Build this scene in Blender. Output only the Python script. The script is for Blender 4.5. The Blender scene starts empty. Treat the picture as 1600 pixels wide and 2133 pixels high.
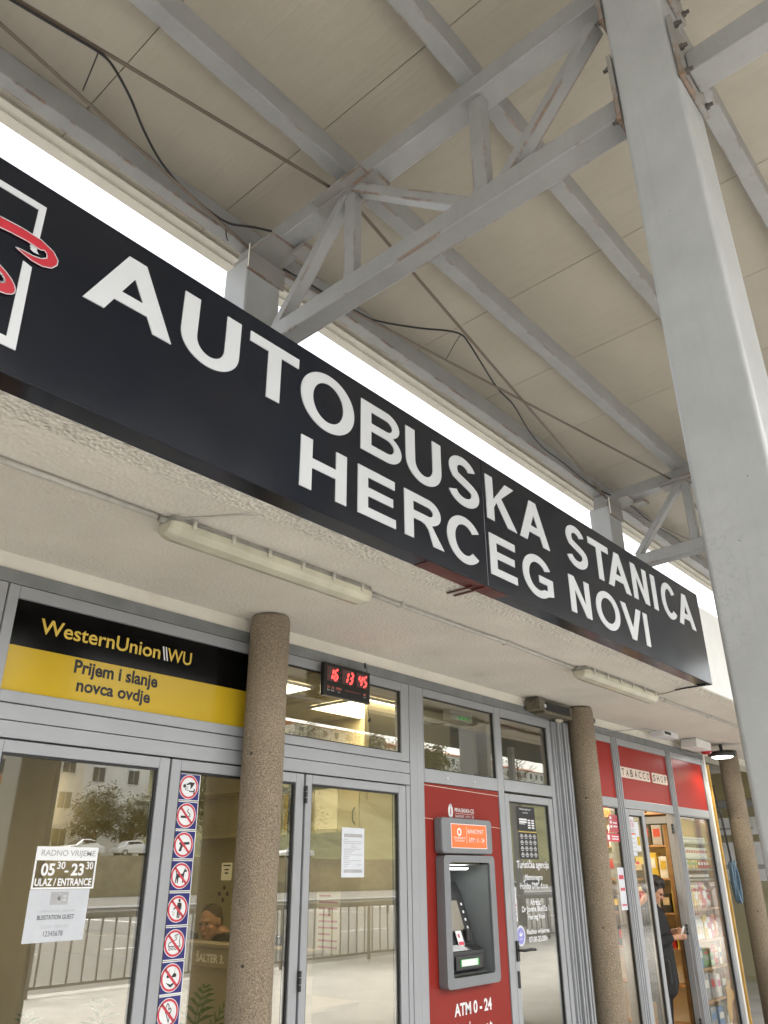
import bpy, bmesh, math, random
from mathutils import Vector, Matrix, Euler
random.seed(7)
R = math.radians
scene = bpy.context.scene
COL = scene.collection

# ------------------------------------------------------------------ camera
cam_d = bpy.data.cameras.new("camera")
cam = bpy.data.objects.new("camera", cam_d)
COL.objects.link(cam)
cam_d.sensor_fit = 'VERTICAL'
cam_d.sensor_height = 24.0
cam_d.lens = 24.0 * 1639.746 / 2133.0
cam_d.clip_start = 0.02
cam_d.clip_end = 1500
rx = Vector((0.65580989, -0.75491181, -0.00464242))
ry = Vector((0.31323406, 0.27769878, -0.90816728))
rz = Vector((0.6868754, 0.59413092, 0.4185817))
M = Matrix((rx, -ry, -rz)).transposed().to_4x4()
M.translation = Vector((0, -3.5, 1.55))
cam.matrix_world = M
scene.camera = cam

# ------------------------------------------------------------------ world, sun, exposure
SUN_EL, SUN_AZ = R(52), R(168)
world = bpy.data.worlds.new("World")
scene.world = world
world.use_nodes = True
wn = world.node_tree
wn.nodes.clear()
w_out = wn.nodes.new('ShaderNodeOutputWorld')
w_bg = wn.nodes.new('ShaderNodeBackground')
w_sky = wn.nodes.new('ShaderNodeTexSky')
w_sky.sky_type = 'NISHITA'
w_sky.sun_disc = False
w_sky.sun_elevation = SUN_EL
w_sky.sun_rotation = SUN_AZ
w_sky.air_density = 1.6
w_sky.dust_density = 5.0
w_sky.ozone_density = 0.6
w_hs = wn.nodes.new('ShaderNodeHueSaturation')
w_hs.inputs['Saturation'].default_value = 0.22
wn.links.new(w_sky.outputs[0], w_hs.inputs['Color'])
wn.links.new(w_hs.outputs[0], w_bg.inputs['Color'])
w_bg.inputs['Strength'].default_value = 0.15
wn.links.new(w_bg.outputs[0], w_out.inputs['Surface'])

sun_d = bpy.data.lights.new("sun", 'SUN')
sun_d.energy = 1.6
sun_d.angle = R(18)
sun_d.color = (1.0, 0.97, 0.93)
sun = bpy.data.objects.new("sun", sun_d)
COL.objects.link(sun)
# hazy high sun over the road side
sdir = Vector((math.sin(SUN_AZ) * math.cos(SUN_EL), math.cos(SUN_AZ) * math.cos(SUN_EL), math.sin(SUN_EL)))
sun.rotation_euler = (-sdir).to_track_quat('-Z', 'Y').to_euler()

scene.view_settings.view_transform = 'Standard'
scene.view_settings.look = 'None'
scene.view_settings.gamma = 1.0
scene.view_settings.exposure = 2.15
scene.render.engine = 'CYCLES'
scene.cycles.use_denoising = True
scene.cycles.max_bounces = 10
scene.cycles.transparent_max_bounces = 24
scene.cycles.glossy_bounces = 5
scene.cycles.sample_clamp_indirect = 6.0

# ------------------------------------------------------------------ materials
def newmat(name):
    m = bpy.data.materials.new(name)
    m.use_nodes = True
    nt = m.node_tree
    nt.nodes.clear()
    out = nt.nodes.new('ShaderNodeOutputMaterial')
    b = nt.nodes.new('ShaderNodeBsdfPrincipled')
    nt.links.new(b.outputs[0], out.inputs[0])
    return m, nt, b, out

def nd(nt, t, **kw):
    n = nt.nodes.new(t)
    for k, v in kw.items():
        setattr(n, k, v)
    return n

def noise(nt, scale, detail=4, rough=0.55, vec=None, dim='3D'):
    n = nt.nodes.new('ShaderNodeTexNoise')
    n.inputs['Scale'].default_value = scale
    n.inputs['Detail'].default_value = detail
    n.inputs['Roughness'].default_value = rough
    if vec is not None:
        nt.links.new(vec, n.inputs['Vector'])
    return n

def ramp(nt, fac, a, b, ca=(0, 0, 0, 1), cb=(1, 1, 1, 1)):
    r = nt.nodes.new('ShaderNodeValToRGB')
    r.color_ramp.elements[0].position = a
    r.color_ramp.elements[1].position = b
    r.color_ramp.elements[0].color = ca
    r.color_ramp.elements[1].color = cb
    nt.links.new(fac, r.inputs[0])
    return r

def mixc(nt, fac, a, b):
    m = nt.nodes.new('ShaderNodeMix')
    m.data_type = 'RGBA'
    if isinstance(fac, (int, float)):
        m.inputs[0].default_value = fac
    else:
        nt.links.new(fac, m.inputs[0])
    for s, v in ((6, a), (7, b)):
        if isinstance(v, tuple):
            m.inputs[s].default_value = v if len(v) == 4 else v + (1,)
        else:
            nt.links.new(v, m.inputs[s])
    return m.outputs[2]

def mul(nt, a, b):
    m = nt.nodes.new('ShaderNodeMath')
    m.operation = 'MULTIPLY'
    for i, v in enumerate((a, b)):
        if isinstance(v, (int, float)):
            m.inputs[i].default_value = v
        else:
            nt.links.new(v, m.inputs[i])
    return m.outputs[0]

def objco(nt, scale=None):
    t = nt.nodes.new('ShaderNodeTexCoord')
    o = t.outputs['Object']
    if scale:
        mp = nt.nodes.new('ShaderNodeMapping')
        mp.inputs['Scale'].default_value = scale
        nt.links.new(o, mp.inputs[0])
        o = mp.outputs[0]
    return o

def bump(nt, b, h, strength, dist=0.01):
    n = nt.nodes.new('ShaderNodeBump')
    n.inputs['Strength'].default_value = strength
    n.inputs['Distance'].default_value = dist
    nt.links.new(h, n.inputs['Height'])
    nt.links.new(n.outputs[0], b.inputs['Normal'])

def simple(name, col, rough=0.5, var=0.12, scale=8.0, metal=0.0, bmp=0.0, bscale=60.0, coat=0.0, spec=0.5, emit=None, estr=1.0, alpha=1.0):
    m, nt, b, out = newmat(name)
    co = objco(nt)
    n = noise(nt, scale, 5, 0.6, co)
    d = tuple(c * (1 - var) for c in col)
    l = tuple(min(1, c * (1 + var)) for c in col)
    r = ramp(nt, n.outputs[0], 0.3, 0.7, d + (1,), l + (1,))
    nt.links.new(r.outputs[0], b.inputs['Base Color'])
    b.inputs['Roughness'].default_value = rough
    b.inputs['Metallic'].default_value = metal
    b.inputs['Coat Weight'].default_value = coat
    b.inputs['Specular IOR Level'].default_value = spec
    b.inputs['Alpha'].default_value = alpha
    if bmp:
        bn = noise(nt, bscale, 3, 0.6, co)
        bump(nt, b, bn.outputs[0], bmp, 0.004)
    if emit:
        b.inputs['Emission Color'].default_value = emit + (1,)
        b.inputs['Emission Strength'].default_value = estr
    return m

def steel(name, col, rust=0.5, edge=True, streak=True, rough=0.42):
    """grey painted steel: cloudy paint, dirt streaks, rust where the paint is worn off the edges"""
    m, nt, b, out = newmat(name)
    co = objco(nt)
    n1 = noise(nt, 3.0, 6, 0.6, co)
    base = ramp(nt, n1.outputs[0], 0.3, 0.7, tuple(c * 0.88 for c in col) + (1,), tuple(min(1, c * 1.08) for c in col) + (1,)).outputs[0]
    if streak:
        cs = objco(nt, (14, 14, 1.2))
        n2 = noise(nt, 2.5, 4, 0.6, cs)
        f = ramp(nt, n2.outputs[0], 0.52, 0.8)
        base = mixc(nt, mul(nt, f.outputs[0], 0.22), base, (col[0] * 0.66, col[1] * 0.64, col[2] * 0.6, 1))
    n3 = noise(nt, 2.3, 6, 0.68, co)
    n4 = noise(nt, 28, 4, 0.6, co)
    rc = ramp(nt, n4.outputs[0], 0.35, 0.65, (0.07, 0.028, 0.012, 1), (0.24, 0.11, 0.04, 1))
    spots = ramp(nt, n3.outputs[0], 0.64, 0.70)
    fac = mul(nt, mul(nt, spots.outputs[0], ramp(nt, n4.outputs[0], 0.45, 0.6).outputs[0]), 0.6 * rust)
    if edge:
        bv = nt.nodes.new('ShaderNodeBevel')
        bv.samples = 4
        bv.inputs['Radius'].default_value = 0.03
        geo = nt.nodes.new('ShaderNodeNewGeometry')
        vm = nt.nodes.new('ShaderNodeVectorMath')
        vm.operation = 'DOT_PRODUCT'
        nt.links.new(bv.outputs[0], vm.inputs[0])
        nt.links.new(geo.outputs['Normal'], vm.inputs[1])
        er = ramp(nt, vm.outputs['Value'], 0.95, 0.9985, (1, 1, 1, 1), (0, 0, 0, 1))
        n5 = noise(nt, 1.7, 8, 0.72, co)
        em = ramp(nt, n5.outputs[0], 0.60 - 0.09 * rust, 0.64 - 0.08 * rust)
        e2 = mul(nt, mul(nt, er.outputs[0], em.outputs[0]), min(1, rust * 1.2))
        mx = nt.nodes.new('ShaderNodeMath')
        mx.operation = 'MAXIMUM'
        nt.links.new(fac, mx.inputs[0])
        nt.links.new(e2, mx.inputs[1])
        fac = mx.outputs[0]
    colr = mixc(nt, fac, base, rc.outputs[0])
    nt.links.new(colr, b.inputs['Base Color'])
    b.inputs['Roughness'].default_value = rough
    if not edge and streak:
        vc = nt.nodes.new('ShaderNodeTexVoronoi')
        vc.feature = 'DISTANCE_TO_EDGE'
        vc.inputs['Scale'].default_value = 1.1
        wn_ = noise(nt, 3.5, 5, 0.7, co)
        va = nt.nodes.new('ShaderNodeVectorMath'); va.operation = 'MULTIPLY_ADD'
        nt.links.new(wn_.outputs['Color'], va.inputs[0]); va.inputs[1].default_value = (0.5, 0.5, 0.5); nt.links.new(co, va.inputs[2])
        nt.links.new(va.outputs[0], vc.inputs['Vector'])
        cr = ramp(nt, vc.outputs['Distance'], 0.0, 0.006, (1, 1, 1, 1), (0, 0, 0, 1))
        gate = ramp(nt, noise(nt, 1.3, 3, 0.5, co).outputs[0], 0.60, 0.66)
        colr = mixc(nt, mul(nt, mul(nt, cr.outputs[0], gate.outputs[0]), 0.2), colr, (col[0] * 0.4, col[1] * 0.38, col[2] * 0.35, 1))
        sp_ = ramp(nt, noise(nt, 24, 2, 0.4, co).outputs[0], 0.775, 0.79)
        colr = mixc(nt, mul(nt, sp_.outputs[0], 0.8), colr, (0.05, 0.04, 0.03, 1))
        nt.links.new(colr, b.inputs['Base Color'])
    bn = noise(nt, 35, 4, 0.6, co)
    bump(nt, b, bn.outputs[0], 0.12, 0.003)
    return m

MT = {}
MT['steel'] = steel('grey_painted_steel', (0.30, 0.30, 0.295), 0.55)
MT['steel_rusty'] = steel('grey_painted_steel_rusty', (0.30, 0.30, 0.295), 1.0)
MT['steel_clean'] = steel('grey_column_paint', (0.375, 0.385, 0.385), 0.15, edge=False, rough=0.38)
MT['plate'] = steel('plate_steel', (0.26, 0.25, 0.235), 0.9, streak=False)
MT['bolt'] = simple('bolt_metal', (0.10, 0.09, 0.08), 0.5, metal=0.6)
MT['rod'] = steel('rod_rust', (0.13, 0.10, 0.075), 1.0, edge=False, streak=False)

def roof_mat():
    m, nt, b, out = newmat('cream_roof_panel')
    co = objco(nt)
    n = noise(nt, 0.9, 5, 0.6, co)
    base = ramp(nt, n.outputs[0], 0.3, 0.7, (0.36, 0.325, 0.26, 1), (0.42, 0.385, 0.315, 1)).outputs[0]
    n2 = noise(nt, 7.0, 6, 0.7, co)
    st = ramp(nt, n2.outputs[0], 0.60, 0.82)
    base = mixc(nt, mul(nt, st.outputs[0], 0.25), base, (0.21, 0.185, 0.14, 1))
    n5 = noise(nt, 2.0, 5, 0.65, objco(nt, (7.0, 0.55, 1.0)))
    s5 = ramp(nt, n5.outputs[0], 0.52, 0.78)
    base = mixc(nt, mul(nt, s5.outputs[0], 0.16), base, (0.21, 0.185, 0.14, 1))
    nt.links.new(base, b.inputs['Base Color'])
    b.inputs['Roughness'].default_value = 0.45
    w = nt.nodes.new('ShaderNodeTexWave')
    w.wave_type = 'BANDS'
    w.bands_direction = 'X'
    w.wave_profile = 'SIN'
    w.inputs['Scale'].default_value = 6.5
    w.inputs['Distortion'].default_value = 0.0
    nt.links.new(co, w.inputs[0])
    r = ramp(nt, w.outputs[0], 0.86, 0.97)
    bump(nt, b, r.outputs[0], 0.22, 0.002)
    return m
MT['roof'] = roof_mat()

def stucco(name, col, scale=52, strength=0.5, dist=0.008, soot=True, stain=False):
    m, nt, b, out = newmat(name)
    co = objco(nt)
    n = noise(nt, 1.3, 6, 0.6, co)
    base = ramp(nt, n.outputs[0], 0.3, 0.72, tuple(c * 0.86 for c in col) + (1,), tuple(min(1, c * 1.05) for c in col) + (1,)).outputs[0]
    if soot:
        n2 = noise(nt, 2.4, 6, 0.7, co)
        f = ramp(nt, n2.outputs[0], 0.60, 0.82)
        base = mixc(nt, mul(nt, f.outputs[0], 0.35), base, (col[0] * 0.5, col[1] * 0.47, col[2] * 0.42, 1))
    if stain:
        n6 = noise(nt, 0.9, 4, 0.6, co)
        f6 = ramp(nt, n6.outputs[0], 0.60, 0.72)
        base = mixc(nt, mul(nt, f6.outputs[0], 0.55), base, (0.34, 0.20, 0.09, 1))
    n4 = noise(nt, scale * 1.7, 3, 0.6, co)
    f4 = ramp(nt, n4.outputs[0], 0.62, 0.75)
    base = mixc(nt, mul(nt, f4.outputs[0], 0.22), base, (col[0] * 0.45, col[1] * 0.42, col[2] * 0.38, 1))
    nt.links.new(base, b.inputs['Base Color'])
    b.inputs['Roughness'].default_value = 0.9
    v = nt.nodes.new('ShaderNodeTexVoronoi')
    v.inputs['Scale'].default_value = scale
    nt.links.new(co, v.inputs['Vector'])
    n3 = noise(nt, scale * 0.6, 4, 0.65, co)
    ad = nt.nodes.new('ShaderNodeMath')
    nt.links.new(v.outputs['Distance'], ad.inputs[0])
    nt.links.new(n3.outputs[0], ad.inputs[1])
    bump(nt, b, ad.outputs[0], strength, dist)
    return m
MT['stucco'] = stucco('cream_stucco', (0.66, 0.625, 0.56))
MT['stucco_rough'] = stucco('rough_cast_edge', (0.68, 0.65, 0.58), 55, 0.9, 0.014, soot=False)
MT['beam'] = stucco('cream_beam_paint', (0.72, 0.69, 0.61), 40, 0.25, 0.004, stain=True)
MT['parapet'] = stucco('white_parapet', (0.72, 0.72, 0.70), 30, 0.3, 0.004)

def pebble():
    m, nt, b, out = newmat('pebble_dash_column')
    co = objco(nt)
    v = nt.nodes.new('ShaderNodeTexVoronoi')
    v.inputs['Scale'].default_value = 120
    nt.links.new(co, v.inputs['Vector'])
    n = noise(nt, 150, 3, 0.7, co)
    big = noise(nt, 2.2, 5, 0.6, co)
    base = ramp(nt, n.outputs[0], 0.32, 0.66, (0.055, 0.042, 0.028, 1), (0.36, 0.29, 0.205, 1)).outputs[0]
    base = mixc(nt, mul(nt, ramp(nt, big.outputs[0], 0.35, 0.75).outputs[0], 0.5), base, (0.28, 0.225, 0.155, 1))
    pits = noise(nt, 11, 2, 0.5, co)
    pf = ramp(nt, pits.outputs[0], 0.73, 0.76)
    base = mixc(nt, pf.outputs[0], base, (0.03, 0.025, 0.02, 1))
    nt.links.new(base, b.inputs['Base Color'])
    b.inputs['Roughness'].default_value = 0.85
    ad = nt.nodes.new('ShaderNodeMath')
    nt.links.new(v.outputs['Distance'], ad.inputs[0])
    nt.links.new(n.outputs[0], ad.inputs[1])
    bump(nt, b, ad.outputs[0], 0.7, 0.006)
    return m
MT['pebble'] = pebble()

MT['alu'] = simple('grey_aluminium_frame', (0.285, 0.295, 0.31), 0.38, 0.05, 2.5, spec=0.5)
MT['alu_dark'] = simple('dark_grey_head_frame', (0.17, 0.18, 0.18), 0.5, 0.18, 6)
MT['alu_rail'] = simple('bare_aluminium_rail', (0.46, 0.48, 0.50), 0.3, 0.06, 3, metal=0.5)
MT['rubber'] = simple('black_gasket', (0.012, 0.012, 0.012), 0.6)
MT['hinge'] = simple('black_hinge', (0.02, 0.02, 0.02), 0.4)

def sign_black():
    m, nt, b, out = newmat('black_sign_sheet')
    co = objco(nt)
    n = noise(nt, 0.8, 3, 0.5, co)
    r = ramp(nt, n.outputs[0], 0.3, 0.7, (0.0045, 0.006, 0.0105, 1), (0.006, 0.008, 0.0135, 1))
    nt.links.new(r.outputs[0], b.inputs['Base Color'])
    n2 = noise(nt, 5, 4, 0.6, co)
    rr = ramp(nt, n2.outputs[0], 0.2, 0.8, (0.13, 0.13, 0.13, 1), (0.19, 0.19, 0.19, 1))
    nt.links.new(rr.outputs[0], b.inputs['Roughness'])
    b.inputs['Specular IOR Level'].default_value = 0.4
    n3 = noise(nt, 2.0, 3, 0.5, co)
    bump(nt, b, n3.outputs[0], 0.08, 0.01)
    return m
MT['sign_black'] = sign_black()
MT['sign_white'] = simple('sign_letter_white', (0.50, 0.515, 0.53), 0.4, 0.03, 3)
MT['sign_red'] = simple('emblem_red', (0.40, 0.012, 0.025), 0.35, 0.06)
MT['primer'] = simple('red_primer', (0.075, 0.016, 0.012), 0.35, 0.5, 5)
MT['white'] = simple('white_vinyl', (0.66, 0.67, 0.68), 0.5, 0.03)
MT['paper'] = simple('white_paper', (0.55, 0.57, 0.61), 0.7, 0.05, 12)
MT['paper_thin'] = simple('thin_paper', (0.55, 0.57, 0.61), 0.7, 0.05, 12, alpha=0.8)
MT['wu_black'] = simple('gloss_black_board', (0.003, 0.003, 0.003), 0.16, 0.1, spec=0.12)
MT['wu_yellow'] = simple('gloss_yellow_board', (0.47, 0.32, 0.018), 0.16, 0.04, 2, spec=0.2)
MT['wu_text'] = simple('yellow_letter', (0.60, 0.42, 0.07), 0.4, 0.03)
MT['ink'] = simple('black_ink', (0.012, 0.012, 0.014), 0.5)
MT['grey_ink'] = simple('grey_ink', (0.33, 0.33, 0.34), 0.6)
MT['navy'] = simple('navy_vinyl', (0.012, 0.012, 0.13), 0.3, 0.08)
MT['ring'] = simple('ring_red', (0.50, 0.035, 0.06), 0.4, 0.04)
MT['red_panel'] = simple('gloss_red_panel', (0.22, 0.022, 0.016), 0.28, 0.05, 1.5, spec=0.18)
MT['red_bright'] = simple('gloss_tomato_red_panel', (0.29, 0.018, 0.013), 0.3, 0.05, 1.5, spec=0.15)
MT['cream_tile'] = simple('cream_letter_tile', (0.70, 0.58, 0.50), 0.5, 0.06)
MT['atm_grey'] = simple('atm_grey_plastic', (0.17, 0.18, 0.19), 0.42, 0.06, bmp=0.15, bscale=400)
MT['atm_niche'] = simple('atm_niche_plastic', (0.15, 0.165, 0.165), 0.45, 0.06)
MT['atm_dark'] = simple('atm_black_plastic', (0.026, 0.026, 0.028), 0.4, 0.1)
MT['screen'] = simple('screen_reflection_tone', (0.24, 0.22, 0.18), 0.12, 0.1)  # outdoor reflection on the screen put into its base colour
MT['metal'] = simple('brushed_metal', (0.55, 0.55, 0.55), 0.3, 0.1, metal=0.9)
MT['orange_lit'] = simple('lit_orange_sign', (0.75, 0.10, 0.03), 0.3, 0.03, emit=(1.0, 0.10, 0.02), estr=0.22)
MT['lit_white'] = simple('lit_white_lens', (0.9, 0.9, 0.9), 0.4, 0.02, emit=(1, 0.99, 0.96), estr=3.2)
MT['lit_panel'] = simple('lit_ceiling_panel', (0.9, 0.85, 0.7), 0.4, 0.02, emit=(1.0, 0.84, 0.55), estr=4.6)
MT['lit_tube'] = simple('lit_shop_tube', (0.9, 0.9, 0.8), 0.4, 0.02, emit=(1.0, 0.90, 0.70), estr=22.0)
MT['led_red'] = simple('led_red', (0.8, 0.02, 0.02), 0.4, 0.02, emit=(1, 0.035, 0.03), estr=1.6)
MT['led_bg'] = simple('led_window', (0.10, 0.045, 0.045), 0.3, 0.1)
MT['led_dim'] = simple('led_dim', (0.3, 0.08, 0.07), 0.4, 0.1)
MT['green_lit'] = simple('green_led', (0.05, 0.35, 0.08), 0.4, 0.02, emit=(0.1, 1.0, 0.2), estr=0.06)
MT['clock_case'] = simple('black_clock_case', (0.010, 0.010, 0.010), 0.3)
MT['cable'] = simple('black_cable', (0.010, 0.010, 0.010), 0.5)
MT['conduit'] = simple('painted_conduit', (0.40, 0.385, 0.35), 0.6, 0.15, 20)
MT['lamp_body'] = simple('grey_lamp_body', (0.30, 0.29, 0.26), 0.5, 0.3, 12)
MT['lamp_lens'] = simple('dusty_acrylic_lens', (0.48, 0.46, 0.36), 0.22, 0.22, 3, coat=0.3)
MT['clip'] = simple('steel_clip', (0.6, 0.58, 0.52), 0.35, 0.2, metal=0.5)
MT['motor'] = simple('dusty_motor_box', (0.12, 0.105, 0.07), 0.5, 0.4, 15)
MT['wall_in'] = simple('warm_interior_wall', (0.46, 0.41, 0.27), 0.8, 0.05, 2)
MT['olive_in'] = simple('olive_interior_wall', (0.36, 0.31, 0.18), 0.8, 0.05, 2)
MT['ceil_in'] = simple('interior_ceiling_tile', (0.34, 0.325, 0.27), 0.8, 0.05, 4)
MT['floor_in'] = simple('interior_floor', (0.34, 0.30, 0.22), 0.35, 0.08, 3)
MT['counter'] = simple('beige_counter_laminate', (0.36, 0.31, 0.20), 0.45, 0.05, 3)
MT['letter_gold'] = simple('pale_letter', (0.85, 0.80, 0.60), 0.5, 0.03)
MT['cupboard'] = simple('beige_cupboard', (0.44, 0.38, 0.23), 0.5, 0.06, 3)
MT['shop_wall'] = simple('shop_wall_ochre', (0.55, 0.34, 0.10), 0.7, 0.15, 3)
MT['wood'] = simple('wood_shelf', (0.42, 0.23, 0.10), 0.5, 0.15, 10)
MT['yellow_wood'] = simple('yellow_timber_edge', (0.52, 0.31, 0.07), 0.6, 0.15, 6)
MT['rope_blue'] = simple('blue_rope', (0.10, 0.16, 0.22), 0.7, 0.3, 30)
MT['skin'] = simple('skin', (0.48, 0.26, 0.17), 0.5, 0.06, 10)
MT['hair'] = simple('dark_hair', (0.02, 0.015, 0.012), 0.6, 0.3, 60)
MT['hair_short'] = simple('cropped_hair', (0.06, 0.045, 0.03), 0.7, 0.25, 80)
MT['coat'] = simple('black_coat', (0.009, 0.009, 0.010), 0.8, 0.3, 15)
MT['red_cloth'] = simple('dark_red_cloth', (0.12, 0.02, 0.02), 0.8)
MT['leaf_in'] = simple('palm_leaf', (0.07, 0.14, 0.02), 0.5, 0.3, 20)
MT['pot'] = simple('clay_pot', (0.22, 0.10, 0.05), 0.7)
MT['asphalt'] = simple('asphalt', (0.12, 0.118, 0.112), 0.9, 0.2, 3, bmp=0.5, bscale=150)
MT['paving'] = simple('pale_concrete_paving', (0.38, 0.37, 0.35), 0.85, 0.14, 2.5, bmp=0.3, bscale=80)
MT['ret_gravel'] = simple('roof_gravel', (0.24, 0.225, 0.20), 0.95, 0.2, 6)
MT['blocker_dark'] = simple('dark_reflection_blocker', (0.05, 0.05, 0.045), 0.8)  # for the added slab that darkens the transom reflections
MT['hill'] = simple('hillside_earth', (0.12, 0.12, 0.05), 0.95, 0.4, 0.3)
MT['ret_wall'] = simple('ochre_stone_wall', (0.36, 0.315, 0.22), 0.9, 0.25, 1.5, bmp=0.5, bscale=9)
MT['apt_white'] = simple('apartment_white', (0.82, 0.81, 0.78), 0.85, 0.06, 1)
MT['apt_beige'] = simple('apartment_beige', (0.74, 0.68, 0.58), 0.85, 0.08, 1)
MT['apt_orange'] = simple('apartment_orange_band', (0.52, 0.20, 0.08), 0.85, 0.08, 1)
MT['apt_glass'] = simple('apartment_pane', (0.06, 0.065, 0.07), 0.12, 0.2, 2)
MT['roof_tile'] = simple('red_roof_tile', (0.36, 0.12, 0.06), 0.85, 0.2, 4)
MT['leaf'] = simple('tree_leaf', (0.055, 0.062, 0.022), 0.6, 0.45, 1.2)
MT['bark'] = simple('tree_bark', (0.14, 0.11, 0.08), 0.9, 0.3, 8)
MT['car_white'] = simple('car_white_paint', (0.85, 0.85, 0.85), 0.2, 0.02, coat=0.6)
MT['car_dark'] = simple('car_dark_paint', (0.05, 0.055, 0.09), 0.2, 0.02, coat=0.6)
MT['car_glass'] = simple('car_glass', (0.02, 0.022, 0.024), 0.06)
MT['tyre'] = simple('tyre_rubber', (0.02, 0.02, 0.02), 0.8)
MT['road_paint'] = simple('white_road_paint', (0.72, 0.72, 0.70), 0.8, 0.1, 10)

def glass(name, f0=0.05, tint=(0.95, 0.95, 0.91)):
    m = bpy.data.materials.new(name)
    m.use_nodes = True
    nt = m.node_tree
    nt.nodes.clear()
    out = nt.nodes.new('ShaderNodeOutputMaterial')
    mx = nt.nodes.new('ShaderNodeMixShader')
    tr = nt.nodes.new('ShaderNodeBsdfTransparent')
    gl = nt.nodes.new('ShaderNodeBsdfGlossy')
    lw = nt.nodes.new('ShaderNodeLayerWeight')
    lw.inputs['Blend'].default_value = 0.5
    pw = nt.nodes.new('ShaderNodeMath')
    pw.operation = 'POWER'
    nt.links.new(lw.outputs['Facing'], pw.inputs[0])
    pw.inputs[1].default_value = 4.0
    fr = nt.nodes.new('ShaderNodeMath')
    fr.operation = 'MULTIPLY_ADD'
    nt.links.new(pw.outputs[0], fr.inputs[0])
    fr.inputs[1].default_value = 1.0 - f0
    fr.inputs[2].default_value = f0
    tr.inputs[0].default_value = tint + (1,)
    gl.inputs[0].default_value = (0.97, 0.96, 0.92, 1)
    gl.inputs['Roughness'].default_value = 0.004
    n = noise(nt, 1.1, 2, 0.5, objco(nt))
    bp = nt.nodes.new('ShaderNodeBump')
    bp.inputs['Strength'].default_value = 0.02
    bp.inputs['Distance'].default_value = 0.02
    nt.links.new(n.outputs[0], bp.inputs['Height'])
    nt.links.new(bp.outputs[0], gl.inputs['Normal'])
    nt.links.new(fr.outputs[0], mx.inputs[0])
    nt.links.new(tr.outputs[0], mx.inputs[1])
    nt.links.new(gl.outputs[0], mx.inputs[2])
    nt.links.new(mx.outputs[0], out.inputs[0])
    return m
MT['glass'] = glass('window_glass', 0.19)
MT['shop_glass'] = glass('shop_glass', 0.045, (0.95, 0.95, 0.93))
MT['acrylic'] = glass('counter_glass', 0.03, (0.95, 0.95, 0.90))

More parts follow.
